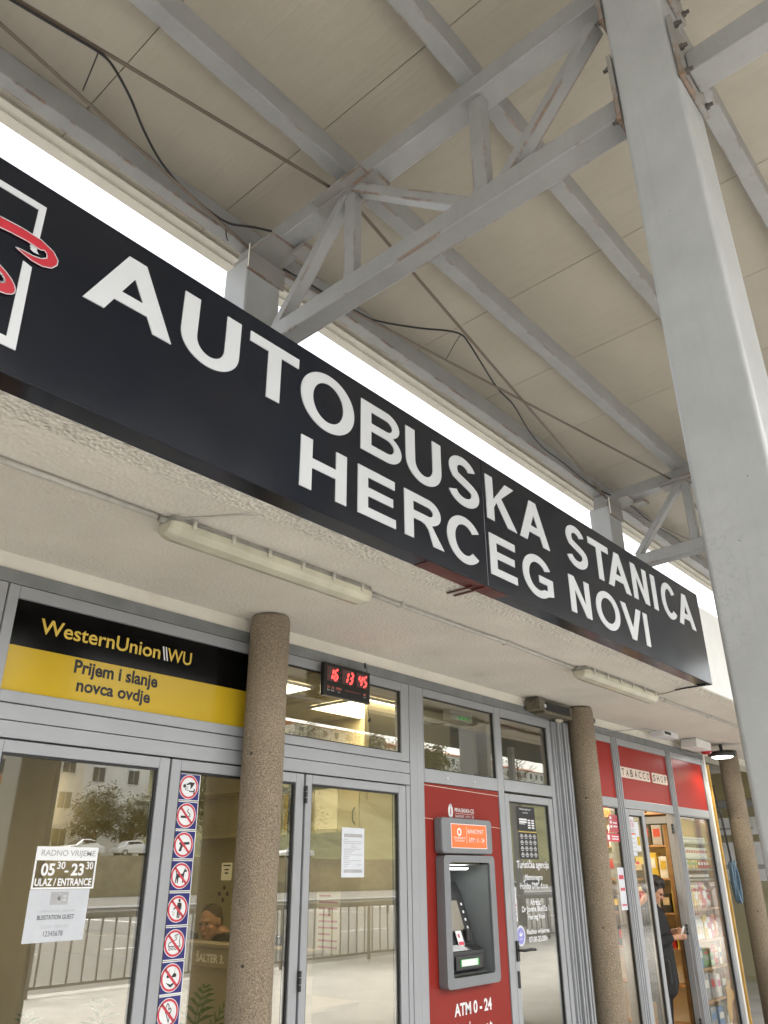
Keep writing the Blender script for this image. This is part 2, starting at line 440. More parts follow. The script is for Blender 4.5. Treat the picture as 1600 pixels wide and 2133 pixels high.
# ------------------------------------------------------------------ mesh builder
ORG = {}
class MB:
    def __init__(s):
        s.v, s.f, s.m = [], [], []
        s.cur = 0
    def add(s, vs, fs):
        o = len(s.v)
        s.v += [tuple(p) for p in vs]
        for f in fs:
            s.f.append([i + o for i in f])
            s.m.append(s.cur)
    def box(s, x0, y0, z0, x1, y1, z1):
        x0, x1 = min(x0, x1), max(x0, x1)
        y0, y1 = min(y0, y1), max(y0, y1)
        z0, z1 = min(z0, z1), max(z0, z1)
        s.add([(x0, y0, z0), (x1, y0, z0), (x1, y1, z0), (x0, y1, z0), (x0, y0, z1), (x1, y0, z1), (x1, y1, z1), (x0, y1, z1)],
              [(0, 3, 2, 1), (4, 5, 6, 7), (0, 1, 5, 4), (1, 2, 6, 5), (2, 3, 7, 6), (3, 0, 4, 7)])
        return s
    def beam(s, p, q, w, h, up=(0, 0, 1)):
        p, q = Vector(p), Vector(q)
        d = (q - p).normalized()
        u = Vector(up)
        a = d.cross(u)
        if a.length < 1e-5:
            a = d.cross(Vector((1, 0, 0)))
        a.normalize()
        b = a.cross(d)
        vs = []
        for c in (p, q):
            for sx, sy in ((-1, -1), (1, -1), (1, 1), (-1, 1)):
                vs.append(c + a * (sx * w / 2) + b * (sy * h / 2))
        s.add(vs, [(3, 2, 1, 0), (4, 5, 6, 7), (0, 1, 5, 4), (1, 2, 6, 5), (2, 3, 7, 6), (3, 0, 4, 7)])
        return s
    def tube(s, pts, r, n=8, cap=True):
        pts = [Vector(p) for p in pts]
        rs = r if isinstance(r, (list, tuple)) else [r] * len(pts)
        rings = []
        prev = None
        for i, p in enumerate(pts):
            d = (pts[min(i + 1, len(pts) - 1)] - pts[max(i - 1, 0)]).normalized()
            if prev is None:
                a = d.cross(Vector((0, 0, 1)))
                if a.length < 1e-3:
                    a = d.cross(Vector((1, 0, 0)))
            else:
                a = prev - d * prev.dot(d)
            a.normalize()
            prev = a
            b = d.cross(a)
            rings.append([p + (a * math.cos(2 * math.pi * k / n) + b * math.sin(2 * math.pi * k / n)) * rs[i] for k in range(n)])
        vs = [v for rg in rings for v in rg]
        fs = []
        for i in range(len(rings) - 1):
            for k in range(n):
                k2 = (k + 1) % n
                fs.append((i * n + k, i * n + k2, (i + 1) * n + k2, (i + 1) * n + k))
        if cap:
            fs.append(tuple(reversed(range(n))))
            fs.append(tuple(range((len(rings) - 1) * n, len(rings) * n)))
        s.add(vs, fs)
        return s
    def lathe(s, c, prof, n=32, axis='z'):
        c = Vector(c)
        vs, fs = [], []
        for (r, h) in prof:
            for k in range(n):
                a = 2 * math.pi * k / n
                if axis == 'z':
                    vs.append(c + Vector((r * math.cos(a), r * math.sin(a), h)))
                elif axis == 'y':
                    vs.append(c + Vector((r * math.cos(a), h, r * math.sin(a))))
                else:
                    vs.append(c + Vector((h, r * math.cos(a), r * math.sin(a))))
        for i in range(len(prof) - 1):
            for k in range(n):
                k2 = (k + 1) % n
                fs.append((i * n + k, i * n + k2, (i + 1) * n + k2, (i + 1) * n + k))
        fs.append(tuple(reversed(range(n))))
        fs.append(tuple(range((len(prof) - 1) * n, len(prof) * n)))
        s.add(vs, fs)
        return s
    def prism(s, poly, fn, d0, d1):
        """poly of (a, b), fn(a, b, d) -> point; a solid between depths d0 and d1"""
        n = len(poly)
        vs = [fn(a, b, d0) for a, b in poly] + [fn(a, b, d1) for a, b in poly]
        fs = [tuple(range(n)), tuple(reversed(range(n, 2 * n)))]
        for i in range(n):
            j = (i + 1) % n
            fs.append((i, i + n, j + n, j))
        s.add(vs, fs)
        return s
    def ell(s, c, rad, n=16, m=10, rot=None):
        c = Vector(c)
        rt = Euler(rot).to_matrix() if rot else Matrix.Identity(3)
        vs, fs = [], []
        for i in range(m + 1):
            t = math.pi * i / m
            for k in range(n):
                a = 2 * math.pi * k / n
                vs.append(c + rt @ Vector((rad[0] * math.sin(t) * math.cos(a), rad[1] * math.sin(t) * math.sin(a), -rad[2] * math.cos(t))))
        for i in range(m):
            for k in range(n):
                k2 = (k + 1) % n
                fs.append((i * n + k, i * n + k2, (i + 1) * n + k2, (i + 1) * n + k))
        s.add(vs, fs)
        return s
    def capsule(s, p, q, r1, r2, n=12):
        p, q = Vector(p), Vector(q)
        d = (q - p).normalized()
        pts, rs = [], []
        for k in range(4):
            a = math.pi / 2 * (1 - k / 3.0)
            pts.append(p - d * r1 * math.sin(a)); rs.append(max(r1 * math.cos(a), 0.0008))
        for k in range(4):
            a = math.pi / 2 * k / 3.0
            pts.append(q + d * r2 * math.sin(a)); rs.append(max(r2 * math.cos(a), 0.0008))
        return s.tube(pts, rs, n)
    def build(s, name, mat, parent=None, bevel=0.0, seg=2, smooth=False, shear=False, recenter=True):
        me = bpy.data.meshes.new(name)
        off = Vector((0, 0, 0))
        if parent is not None:
            off = ORG[parent.name]
        vs = [Vector(p) for p in s.v]
        if shear:
            vs = [Vector((p.x, p.y, p.z - 0.03 * (p.y + 1.0))) for p in vs]
        o = bpy.data.objects.new(name, me)
        COL.objects.link(o)
        loc = Vector((0, 0, 0))
        if recenter and vs:
            lo = Vector((min(p.x for p in vs), min(p.y for p in vs), min(p.z for p in vs)))
            hi = Vector((max(p.x for p in vs), max(p.y for p in vs), max(p.z for p in vs)))
            loc = (lo + hi) / 2
        me.from_pydata([p - loc for p in vs], [], s.f)
        me.update()
        mats = mat if isinstance(mat, (list, tuple)) else [mat]
        for m_ in mats:
            me.materials.append(MT[m_] if isinstance(m_, str) else m_)
        if len(mats) > 1:
            for p, mi in zip(me.polygons, s.m):
                p.material_index = mi
        bm = bmesh.new()
        bm.from_mesh(me)
        bmesh.ops.recalc_face_normals(bm, faces=bm.faces)
        bm.to_mesh(me)
        bm.free()
        if smooth:
            for p in me.polygons:
                p.use_smooth = True
        o.location = loc - off
        if parent is not None:
            o.parent = parent
        ORG[o.name] = loc
        if bevel:
            bv = o.modifiers.new('edge', 'BEVEL')
            bv.width = bevel
            bv.segments = seg
            bv.limit_method = 'ANGLE'
        return o

def tag(o, label, cat, group=None, kind=None):
    o['label'] = label
    o['category'] = cat
    if group:
        o['group'] = group
    if kind:
        o['kind'] = kind
    return o

def thing(name, loc, label, cat, group=None):
    o = bpy.data.objects.new(name, None)
    o.empty_display_size = 0.1
    COL.objects.link(o)
    o.location = loc
    ORG[o.name] = Vector(loc)
    return tag(o, label, cat, group)

def struct(name, mb, mat, **kw):
    o = mb.build(name, mat, None, **kw)
    o['kind'] = 'structure'
    return o

def copy_tree(o, parent=None):
    c = o.copy()
    COL.objects.link(c)
    if parent is not None:
        c.parent = parent
    ORG[c.name] = ORG.get(o.name, Vector((0, 0, 0)))
    for ch in list(o.children):
        copy_tree(ch, c)
    return c

def fac(a, b, d):
    """facade plane: a along the wall, b up, d towards the street"""
    return Vector((a, -d, b))

# text from the built-in font, fitted into a box of a plane
_tc = {}
def text_raw(body, off=0.0):
    key = (body, off)
    if key in _tc:
        return _tc[key]
    c = bpy.data.curves.new('txt', 'FONT')
    c.body = body
    c.resolution_u = 4
    c.offset = off
    o = bpy.data.objects.new('txt', c)
    COL.objects.link(o)
    bpy.context.view_layer.update()
    me = bpy.data.meshes.new_from_object(o)
    vs = [(v.co.x, v.co.y) for v in me.vertices]
    fs = [tuple(p.vertices) for p in me.polygons]
    bpy.data.objects.remove(o)
    bpy.data.curves.remove(c)
    bpy.data.meshes.remove(me)
    _tc[key] = (vs, fs)
    return vs, fs

def text(mb, body, a0, b0, a1, b1, d, fn=fac, off=0.0):
    """lettering stretched to fill a0..a1 x b0..b1 of the plane at depth d"""
    vs, fs = text_raw(body, off)
    if not vs:
        return
    x0, x1 = min(v[0] for v in vs), max(v[0] for v in vs)
    y0, y1 = min(v[1] for v in vs), max(v[1] for v in vs)
    mb.add([fn(a0 + (x - x0) / (x1 - x0) * (a1 - a0), b0 + (y - y0) / (y1 - y0) * (b1 - b0), d) for x, y in vs], fs)

def rect(mb, a0, b0, a1, b1, d, fn=fac, t=0.0006):
    mb.prism([(a0, b0), (a1, b0), (a1, b1), (a0, b1)], fn, d - t, d)

def disc(mb, ca, cb, ra, rb, d, fn=fac, n=28, t=0.0005):
    mb.prism([(ca + ra * math.cos(2 * math.pi * k / n), cb + rb * math.sin(2 * math.pi * k / n)) for k in range(n)], fn, d - t, d)

def annulus(mb, ca, cb, ro, ri, d, fn=fac, n=32):
    vs, fs = [], []
    for k in range(n):
        a = 2 * math.pi * k / n
        vs.append(fn(ca + ro * math.cos(a), cb + ro * math.sin(a), d))
        vs.append(fn(ca + ri * math.cos(a), cb + ri * math.sin(a), d))
    for k in range(n):
        j = (k + 1) % n
        fs.append((2 * k, 2 * j, 2 * j + 1, 2 * k + 1))
    mb.add(vs, fs)

def poly(mb, pts, d, fn=fac, t=0.0005):
    mb.prism(pts, fn, d - t, d)

def stroke(mb, pts, w, d, fn=fac):
    """flat ribbon of width w along 2-D points"""
    for i in range(len(pts) - 1):
        (x0, y0), (x1, y1) = pts[i], pts[i + 1]
        L = math.hypot(x1 - x0, y1 - y0) or 1e-6
        nx, ny = -(y1 - y0) / L * w / 2, (x1 - x0) / L * w / 2
        ex, ey = (x1 - x0) / L * w * 0.3, (y1 - y0) / L * w * 0.3
        mb.add([fn(x0 + nx - ex, y0 + ny - ey, d), fn(x0 - nx - ex, y0 - ny - ey, d), fn(x1 - nx + ex, y1 - ny + ey, d), fn(x1 + nx + ex, y1 + ny + ey, d)], [(0, 1, 2, 3)])

# filled outlines with holes (curves), for the big sign
def outline_mesh(loops, depth):
    c = bpy.data.curves.new('ol', 'CURVE')
    c.dimensions = '2D'
    c.fill_mode = 'BOTH'
    c.extrude = depth / 2
    for lp in loops:
        sp = c.splines.new('POLY')
        sp.points.add(len(lp) - 1)
        for i, (x, y) in enumerate(lp):
            sp.points[i].co = (x, y, 0, 1)
        sp.use_cyclic_u = True
    o = bpy.data.objects.new('ol', c)
    COL.objects.link(o)
    bpy.context.view_layer.update()
    me = bpy.data.meshes.new_from_object(o)
    vs = [tuple(v.co) for v in me.vertices]
    fs = [tuple(p.vertices) for p in me.polygons]
    bpy.data.objects.remove(o)
    bpy.data.curves.remove(c)
    bpy.data.meshes.remove(me)
    return vs, fs

def arc(cx, cy, rx_, ry_, a0, a1, n=16):
    return [(cx + rx_ * math.cos(R(a0 + (a1 - a0) * i / n)), cy + ry_ * math.sin(R(a0 + (a1 - a0) * i / n))) for i in range(n + 1)]

def ribbon(pts, t):
    """closed outline of a stroke of width t along smooth points"""
    L, Rr = [], []
    for i, (x, y) in enumerate(pts):
        x0, y0 = pts[max(i - 1, 0)]
        x1, y1 = pts[min(i + 1, len(pts) - 1)]
        d = math.hypot(x1 - x0, y1 - y0)
        nx, ny = -(y1 - y0) / d, (x1 - x0) / d
        L.append((x + nx * t / 2, y + ny * t / 2))
        Rr.append((x - nx * t / 2, y - ny * t / 2))
    return L + Rr[::-1]

def glyph(ch, w, h, t):
    """bold grotesque capitals; w, h box; t stroke (before the horizontal stretch)"""
    if ch == 'A':
        s, a = t * 1.1, t * 1.02
        k = (w / 2 - a / 2) / h
        xi = lambda z: s + k * z
        za = (w / 2 - s) / k
        c0, c1 = 0.22 * h, 0.22 * h + t * 0.92
        return [[(0, 0), (s, 0), (xi(c0), c0), (w - xi(c0), c0), (w - s, 0), (w, 0), (w / 2 + a / 2, h), (w / 2 - a / 2, h)],
                [(xi(c1), c1), (w - xi(c1), c1), (w / 2, za)]]
    if ch == 'U':
        r = 0.40 * h
        return [[(0, h), (0, r)] + arc(w / 2, r, w / 2, r, 180, 360, 24)[1:-1] + [(w, r), (w, h), (w - t, h), (w - t, r)]
                + arc(w / 2, r, w / 2 - t, r - t * 0.95, 360, 180, 24)[1:-1] + [(t, r), (t, h)]]
    if ch == 'T':
        return [[(0, h), (0, h - t * 0.98), (w / 2 - t / 2, h - t * 0.98), (w / 2 - t / 2, 0), (w / 2 + t / 2, 0), (w / 2 + t / 2, h - t * 0.98), (w, h - t * 0.98), (w, h)]]
    if ch == 'O':
        return [arc(w / 2, h / 2, w / 2, h / 2, 0, 360, 48)[:-1], arc(w / 2, h / 2, w / 2 - t, h / 2 - t * 0.95, 0, 360, 48)[:-1]]
    if ch == 'B':
        m = h * 0.53
        ru, rl = (h - m) / 2 + t * 0.06, m / 2 + t * 0.06
        xu, xl = w * 0.95 - ru, w - rl
        out = [(0, 0), (xl, 0)] + arc(xl, rl, rl, rl, -90, 62, 14)[1:] + arc(xu, h - ru, ru, ru, -58, 90, 14) + [(0, h)]
        hu = (h - m) / 2 - t * 0.5 - t * 0.2
        u0, u1 = m + t * 0.40, h - t * 0.94
        l0, l1 = t * 0.94, m - t * 0.46
        return [out, [(t, u0), (xu, u0)] + arc(xu, (u0 + u1) / 2, (u1 - u0) / 2, (u1 - u0) / 2, -90, 90, 10)[1:-1] + [(xu, u1), (t, u1)],
                [(t, l0), (xl, l0)] + arc(xl, (l0 + l1) / 2, (l1 - l0) / 2, (l1 - l0) / 2, -90, 90, 10)[1:-1] + [(xl, l1), (t, l1)]]
    if ch == 'R':
        m = h * 0.44
        r = (h - m) / 2
        x = w * 0.93 - r
        u0, u1 = m + t * 0.92, h - t * 0.94
        return [[(0, 0), (t, 0), (t, m), (w * 0.42, m)] + [(w * 0.52, m - t * 0.15), (w * 0.60, m - t * 0.6), (w - t * 1.28, 0), (w, 0), (w * 0.80, m * 0.62), (w * 0.70, m * 0.96)]
                + [(x + r * 0.25, m * 1.02)] + arc(x, h - r, r, r, -62, 90, 14) + [(0, h)],
                [(t, u0), (x, u0)] + arc(x, (u0 + u1) / 2, (u1 - u0) / 2, (u1 - u0) / 2, -90, 90, 10)[1:-1] + [(x, u1), (t, u1)]]
    if ch == 'E':
        e = t * 0.96
        return [[(0, 0), (w, 0), (w, e), (t, e), (t, h / 2 - e * 0.42), (w * 0.93, h / 2 - e * 0.42), (w * 0.93, h / 2 + e * 0.55), (t, h / 2 + e * 0.55), (t, h - e), (w * 0.98, h - e), (w * 0.98, h), (0, h)]]
    if ch == 'H':
        return [[(0, 0), (t, 0), (t, h * 0.44), (w - t, h * 0.44), (w - t, 0), (w, 0), (w, h), (w - t, h), (w - t, h * 0.44 + t * 0.98), (t, h * 0.44 + t * 0.98), (t, h), (0, h)]]
    if ch == 'N':
        return [[(0, 0), (t, 0), (t, h * 0.66), (w - t * 1.02, 0), (w, 0), (w, h), (w - t, h), (w - t, h * 0.34), (t * 1.02, h), (0, h)]]
    if ch == 'I':
        return [[(0, 0), (w, 0), (w, h), (0, h)]]
    if ch == 'V':
        s, a = t * 1.12, t * 1.0
        k = (w / 2 - a / 2) / h
        return [[(0, h), (w / 2 - a / 2, 0), (w / 2 + a / 2, 0), (w, h), (w - s, h), (w / 2, h - (w / 2 - s) / k), (s, h)]]
    if ch == 'K':
        return [[(0, 0), (t, 0), (t, h * 0.31), (w * 0.34, h * 0.46), (w - t * 1.32, 0), (w, 0), (w * 0.51, h * 0.61), (w * 0.98, h), (w - t * 1.40, h), (t, h * 0.50), (t, h), (0, h)]]
    if ch == 'C':
        return [arc(w * 0.515, h / 2, w * 0.515, h / 2, 33, 321, 40) + arc(w * 0.515, h / 2, w * 0.515 - t, h / 2 - t * 0.97, 317, 37, 40)]
    if ch == 'G':
        o = arc(w / 2, h / 2, w / 2, h / 2, 30, 308, 40)
        i = arc(w / 2, h / 2, w / 2 - t, h / 2 - t * 0.97, 304, 35, 40)
        return [o + [(w, h * 0.155), (w, h * 0.54), (w * 0.53, h * 0.54), (w * 0.53, h * 0.54 - t * 0.95), (w - t, h * 0.54 - t * 0.95), (w - t, h * 0.24)] + i]
    if ch == 'S':
        ru = (h - t) / 4
        p = []
        cxu, cxl = w * 0.485, w * 0.50
        rxu, rxl = w * 0.44 - t / 2, w / 2 - t / 2
        p += arc(cxu, h - t / 2 - ru * 0.96, rxu, ru * 0.96, 18, 205, 20)
        p += [(w * 0.24, h * 0.575), (w * 0.40, h * 0.525), (w * 0.60, h * 0.475), (w * 0.76, h * 0.425)]
        p += arc(cxl, t / 2 + ru * 1.02, rxl, ru * 1.02, 25, -165, 20)
        return [ribbon(p, t * 0.99)]
    return [[(0, 0), (w, 0), (w, h), (0, h)]]

def sign_word(mb, items, z0, z1, yfront, depth, k, t, fn=None):
    h = z1 - z0
    for ch, x0, x1 in items:
        over = 0.010 if ch in 'OCSGU' else 0.0
        hh = h + (2 * over if ch != 'U' else over)
        zb = z0 - over
        tt = t if ch != 'I' else t
        vs, fs = outline_mesh(glyph(ch, (x1 - x0) / k, hh, tt), depth)
        mb.add([(x0 + x * k, yfront - z, zb + y) for x, y, z in vs], fs)

# =================================================================== GROUND
mb = MB(); mb.box(-250, -66.0, -0.30, 400, -9.0, -0.12)
struct('road', mb, 'asphalt')
mb = MB(); mb.box(-150, -9.0, -0.5, 150, 30, 0.0)
struct('pavement', mb, 'paving')
mb = MB()
for i in range(26):
    mb.box(4 + i * 4.2, -16.6, -0.1199, 6.4 + i * 4.2, -16.45, -0.116)
    mb.box(2 + i * 6.0, -34.0, -0.1199, 2.25 + i * 6.0, -26.0, -0.116)
struct('road_markings', mb, 'road_paint')
mb = MB()
mb.add([(-250, -66.1, 3.2), (400, -66.1, 3.2), (400, -97, 3.4), (-250, -97, 3.4), (400, -150, 25), (-250, -150, 23), (400, -200, 32), (-250, -200, 30), (400, -400, 34), (-250, -400, 34)],
       [(0, 1, 2, 3), (3, 2, 4, 5), (5, 4, 6, 7), (7, 6, 8, 9)])
struct('hillside', mb, 'hill', recenter=False)
mb = MB(); mb.box(-600, -600, -0.9, 600, 600, -0.6)
struct('ground', mb, 'asphalt')

# =================================================================== STATION BUILDING
bld = thing('station_building', (5, 2, 0), 'low bus station building with stucco soffit, grey aluminium shopfront and pebble-dash columns', 'building')
def P(name, mb, mat, parent=bld, **kw):
    return mb.build(name, mat, parent, **kw)
def bx(name, x0, y0, z0, x1, y1, z1, mat, parent=bld, **kw):
    return P(name, MB().box(x0, y0, z0, x1, y1, z1), mat, parent, **kw)

ZS = 2.91
bx('soffit', -4, -1.155, ZS, 19, 0.25, ZS + 0.25, 'stucco')
bx('soffit_edge', -4, -1.268, ZS - 0.004, 19, -1.1555, ZS + 0.25, 'stucco_rough')
bx('parapet', -4, -1.272, ZS + 0.25, 19, -1.10, 3.655, 'parapet')
bx('parapet_face', -4, -1.276, ZS + 0.002, 19, -1.2685, 3.63, 'parapet')
bx('roof_slab', -4, -1.0995, 3.2, 19, 9, 3.42, 'ret_gravel')
bx('lintel_beam', -4, 0.012, 2.832, 19, 0.24, ZS - 0.001, 'beam')

# pebble-dash columns
def column(x, y=-0.125, r=0.112):
    m = MB()
    prof = [(r, 0.0), (r, 0.6), (r * 0.995, 1.4), (r, 2.2), (r * 1.005, 2.86), (r * 0.99, 2.888), (r * 0.94, 2.903)]
    m.lathe((x, y, 0), prof, 40)
    return P('concrete_column', m, 'pebble', smooth=True)
for x in (2.895, 6.575, 10.30):
    column(x)

# head frame and mullions
bx('head_frame', -3.2, 0.0, 2.768, 9.80, 0.09, 2.831, 'alu_dark')
def frame_rect(m, x0, z0, x1, z1, w, y0, y1, wl=None, wr=None, wt=None, wb=None):
    wl = w if wl is None else wl
    wr = w if wr is None else wr
    wt = w if wt is None else wt
    wb = w if wb is None else wb
    m.box(x0, y0, z0, x0 + wl, y1, z1)
    m.box(x1 - wr, y0, z0, x1, y1, z1)
    m.box(x0 + wl, y0, z1 - wt, x1 - wr, y1, z1)
    m.box(x0 + wl, y0, z0, x1 - wr, y1, z0 + wb)
BV = 0.004
bx('mullion', 1.34, 0.0, 0.0, 1.441, 0.09, 2.766, 'alu', bevel=BV)
bx('mullion', 4.300, -0.004, 0.0, 4.372, 0.09, 2.766, 'alu', bevel=BV)
bx('mullion', 4.375, 0.0, 0.0, 4.452, 0.09, 2.766, 'alu', bevel=BV)
bx('mullion', 5.370, 0.0, 0.0, 5.447, 0.09, 2.766, 'alu', bevel=BV)
bx('mullion', 6.180, 0.0, 0.0, 6.236, 0.09, 2.766, 'alu', bevel=BV)

def window(name, x0, z0, x1, z1, fx0, fz0, fx1, fz1, y=0.0, mat='alu', pane='glass'):
    """frame from x0..x1, z0..z1 with the clear opening fx0..fx1, fz0..fz1"""
    m = MB()
    frame_rect(m, x0, z0, x1, z1, 0, y, y + 0.06, fx0 - x0, x1 - fx1, z1 - fz1, fz0 - z0)
    f = P(name, m, mat, bevel=BV)
    if pane:
        m = MB(); frame_rect(m, fx0 - 0.001, fz0 - 0.001, fx1 + 0.001, fz1 + 0.001, 0.008, y + 0.012, y + 0.034)
        P('gasket', m, 'rubber', f)
        m = MB(); m.box(fx0 + 0.002, y + 0.020, fz0 + 0.002, fx1 - 0.002, y + 0.026, fz1 - 0.002)
        P('pane', m, pane, f)
    return f
# bay 1 carries the yellow sign, bay 2 a transom light
m = MB(); frame_rect(m, 1.447, 2.242, 2.985, 2.766, 0.05, 0.0, 0.06, 0.05, 0.055, 0.058, 0.051)
P('sign_frame', m, 'alu', bevel=BV)
bx('sign_backing', 1.48, 0.035, 2.28, 2.95, 0.055, 2.72, 'alu_dark')
window('transom_window', 2.989, 2.242, 4.298, 2.766, 3.04, 2.293, 4.217, 2.708)
bx('transom_panel', 1.447, 0.0, 2.168, 4.298, 0.05, 2.237, 'alu', bevel=0.002)
bx('transom_panel', 1.447, 0.0, 2.094, 4.298, 0.05, 2.164, 'alu', bevel=0.002)
bx('gap_backing', 1.447, 0.052, 2.06, 4.298, 0.06, 2.245, 'rubber')
# hall doors
def door(x0, x1, z1, gx0, gx1, gz1, z0=0.03, y=0.0, hinge_x=None, open_=None, parent=bld, gz0=0.16, pane='glass'):
    m = MB()
    frame_rect(m, x0, z0, x1, z1, 0, y, y + 0.055, gx0 - x0, x1 - gx1, z1 - gz1, gz0 - z0)
    # glazing bead, one step behind the face
    f = P('door', m, 'alu', bevel=BV)
    m = MB(); frame_rect(m, gx0 - 0.001, gz0 - 0.001, gx1 + 0.001, gz1 + 0.001, 0.011, y + 0.010, y + 0.032)
    P('gasket', m, 'rubber', f)
    m = MB(); m.box(gx0 + 0.002, y + 0.018, gz0 + 0.002, gx1 - 0.002, y + 0.024, gz1 - 0.002)
    P('pane', m, pane, f)
    if hinge_x is not None:
        for hz in (1.98, 1.05, 0.25):
            m = MB()
            for k in range(3):
                m.tube([(hinge_x, y - 0.012, hz - 0.055 + k * 0.033), (hinge_x, y - 0.012, hz - 0.026 + k * 0.033)], 0.010, 10)
            P('hinge', m, 'hinge', f)
    return f
door(1.490, 2.400, 2.086, 1.556, 2.340, 2.034)
door(2.412, 3.326, 2.086, 2.468, 3.264, 2.034)
door(3.342, 4.252, 2.086, 3.392, 4.182, 2.036, hinge_x=3.333)
bx('door_jamb', 4.258, 0.0, 0.0, 4.297, 0.06, 2.09, 'alu', bevel=0.002)
bx('door_gap_backing', 1.45, 0.057, 0.0, 1.545, 0.065, 2.06, 'rubber')
bx('door_gap_backing', 2.345, 0.057, 0.0, 2.462, 0.065, 2.06, 'rubber')
bx('door_gap_backing', 3.269, 0.057, 0.0, 3.388, 0.065, 2.06, 'rubber')
bx('door_gap_backing', 4.19, 0.062, 0.0, 4.297, 0.068, 2.06, 'rubber')
# cash machine bay
window('transom_window', 4.454, 2.126, 5.368, 2.766, 4.464, 2.216, 5.360, 2.712)
m = MB()
m.box(4.454, 0.010, 0.0, 5.368, 0.04, 0.925); m.box(4.454, 0.010, 1.64, 5.368, 0.04, 2.122)
m.box(4.454, 0.010, 0.925, 4.60, 0.04, 1.64); m.box(5.12, 0.010, 0.925, 5.368, 0.04, 1.64)
P('infill_panel', m, 'red_panel')
for x in (4.72, 5.05):
    m = MB(); m.lathe((x, -0.001, 2.168), [(0.008, 0.0), (0.008, -0.003), (0.003, -0.004)], 10, 'y')
    P('screw', m, 'metal')
# agency door bay
window('transom_window', 5.449, 2.134, 6.178, 2.766, 5.452, 2.218, 6.172, 2.697)
d4 = door(5.455, 6.172, 2.118, 5.510, 6.108, 2.063, y=0.004)
m = MB(); m.box(5.466, -0.012, 0.985, 5.496, 0.0035, 1.115)
hd = P('handle', m, 'hinge', d4, bevel=0.004)
m = MB(); m.tube([(5.481, -0.012, 1.055), (5.481, -0.05, 1.055), (5.50, -0.056, 1.055), (5.58, -0.056, 1.058), (5.64, -0.054, 1.052)], [0.009, 0.009, 0.010, 0.011, 0.009], 10)
P('handle_lever', m, 'hinge', d4, smooth=True)
m = MB(); m.box(5.470, -0.006, 0.82, 5.494, 0.0035, 0.925)
P('lock_plate', m, 'hinge', d4, bevel=0.003)
# lettering on the agency door
m = MB()
for s_, a0, b0, a1, b1 in (('Turistička agencija', 5.585, 1.575, 6.055, 1.648), ('Montenegro', 5.69, 1.497, 5.945, 1.548), ('Holiday DMC d.o.o.', 5.61, 1.435, 6.02, 1.492),
                           ('Adresa:', 5.735, 1.335, 5.89, 1.377), ('Dr Jovana Bijelića 1', 5.615, 1.28, 6.01, 1.335), ('Herceg Novi', 5.695, 1.23, 5.935, 1.277),
                           ('Radno vrijeme:', 5.66, 1.135, 5.99, 1.178), ('07.00-23.00h', 5.685, 1.09, 5.945, 1.128)):
    text(m, s_, a0, b0, a1, b1, -0.0205, off=0.018)
P('lettering', m, 'white', d4)

# shutter guide rails beside the agency door
for i, (x, w, y0) in enumerate(((6.238, 0.055, -0.02), (6.30, 0.06, -0.045), (6.375, 0.07, -0.06))):
    m = MB(); m.box(x, y0, 0, x + w, 0.05, 2.76)
    m.box(x + w * 0.35, y0 - 0.012, 0, x + w * 0.65, y0 - 0.001, 2.74)
    P('shutter_rail', m, 'alu', bevel=0.008, seg=3)
bx('wall_return', 6.455, -0.02, 0.0, 6.54, 0.1, 2.766, 'beam')

# tobacco shop front
def mull(x0, x1): bx('mullion', x0, -0.004, 0.0, x1, 0.09, 2.766, 'alu', bevel=BV)
mull(6.545, 6.585); mull(7.395, 7.532); mull(8.690, 8.822); mull(9.712, 9.80)
m = MB()
for k in range(3): m.box(7.41 + k * 0.04, -0.012, 0, 7.43 + k * 0.04, -0.0045, 2.76)
P('mullion_trim', m, 'alu', bevel=0.003)
m = MB()
for k in range(3): m.box(8.705 + k * 0.038, -0.012, 0, 8.725 + k * 0.038, -0.0045, 2.76)
P('mullion_trim', m, 'alu', bevel=0.003)
for a, b in ((6.587, 7.393), (7.534, 8.688), (8.824, 9.710)):
    bx('shop_rail', a, 0.0, 2.700, b, 0.06, 2.766, 'alu', bevel=BV)
    bx('shop_rail', a, 0.0, 2.118, b, 0.06, 2.198, 'alu', bevel=BV)
bx('red_fascia_panel', 6.587, 0.012, 2.199, 7.393, 0.03, 2.699, 'red_bright')
bx('red_fascia_panel', 7.534, 0.012, 2.199, 8.688, 0.03, 2.699, 'red_bright')
bx('red_fascia_panel', 8.824, 0.012, 2.199, 9.710, 0.03, 2.699, 'red_bright')
window('shop_window', 6.587, 0.0, 7.393, 2.116, 6.60, 0.10, 7.380, 2.110, pane='shop_glass')
window('shop_window', 8.824, 0.0, 9.710, 2.116, 8.84, 0.12, 9.695, 2.108, pane='shop_glass')
door(7.536, 7.952, 2.112, 7.60, 7.886, 2.06, pane='shop_glass')
# open leaf, hinged at the right mullion and swung into the shop
lf = door(-0.74, 0.0, 2.10, -0.675, -0.065, 2.03, hinge_x=-0.004, pane='shop_glass')
lf.rotation_euler = (0, 0, -R(93))
ang = -R(93)
lc = ORG[lf.name]
# the leaf was built around x = 0, so turn its centre with it and move it to the hinge
nc = Matrix.Rotation(ang, 3, 'Z') @ Vector((lc.x, lc.y, lc.z))
lf.location = nc + Vector((8.684, 0.03, 0)) - ORG[bld.name]
bx('shop_side_wall', 9.801, 0.0, 0.0, 9.86, 4.2, 2.83, 'beam')

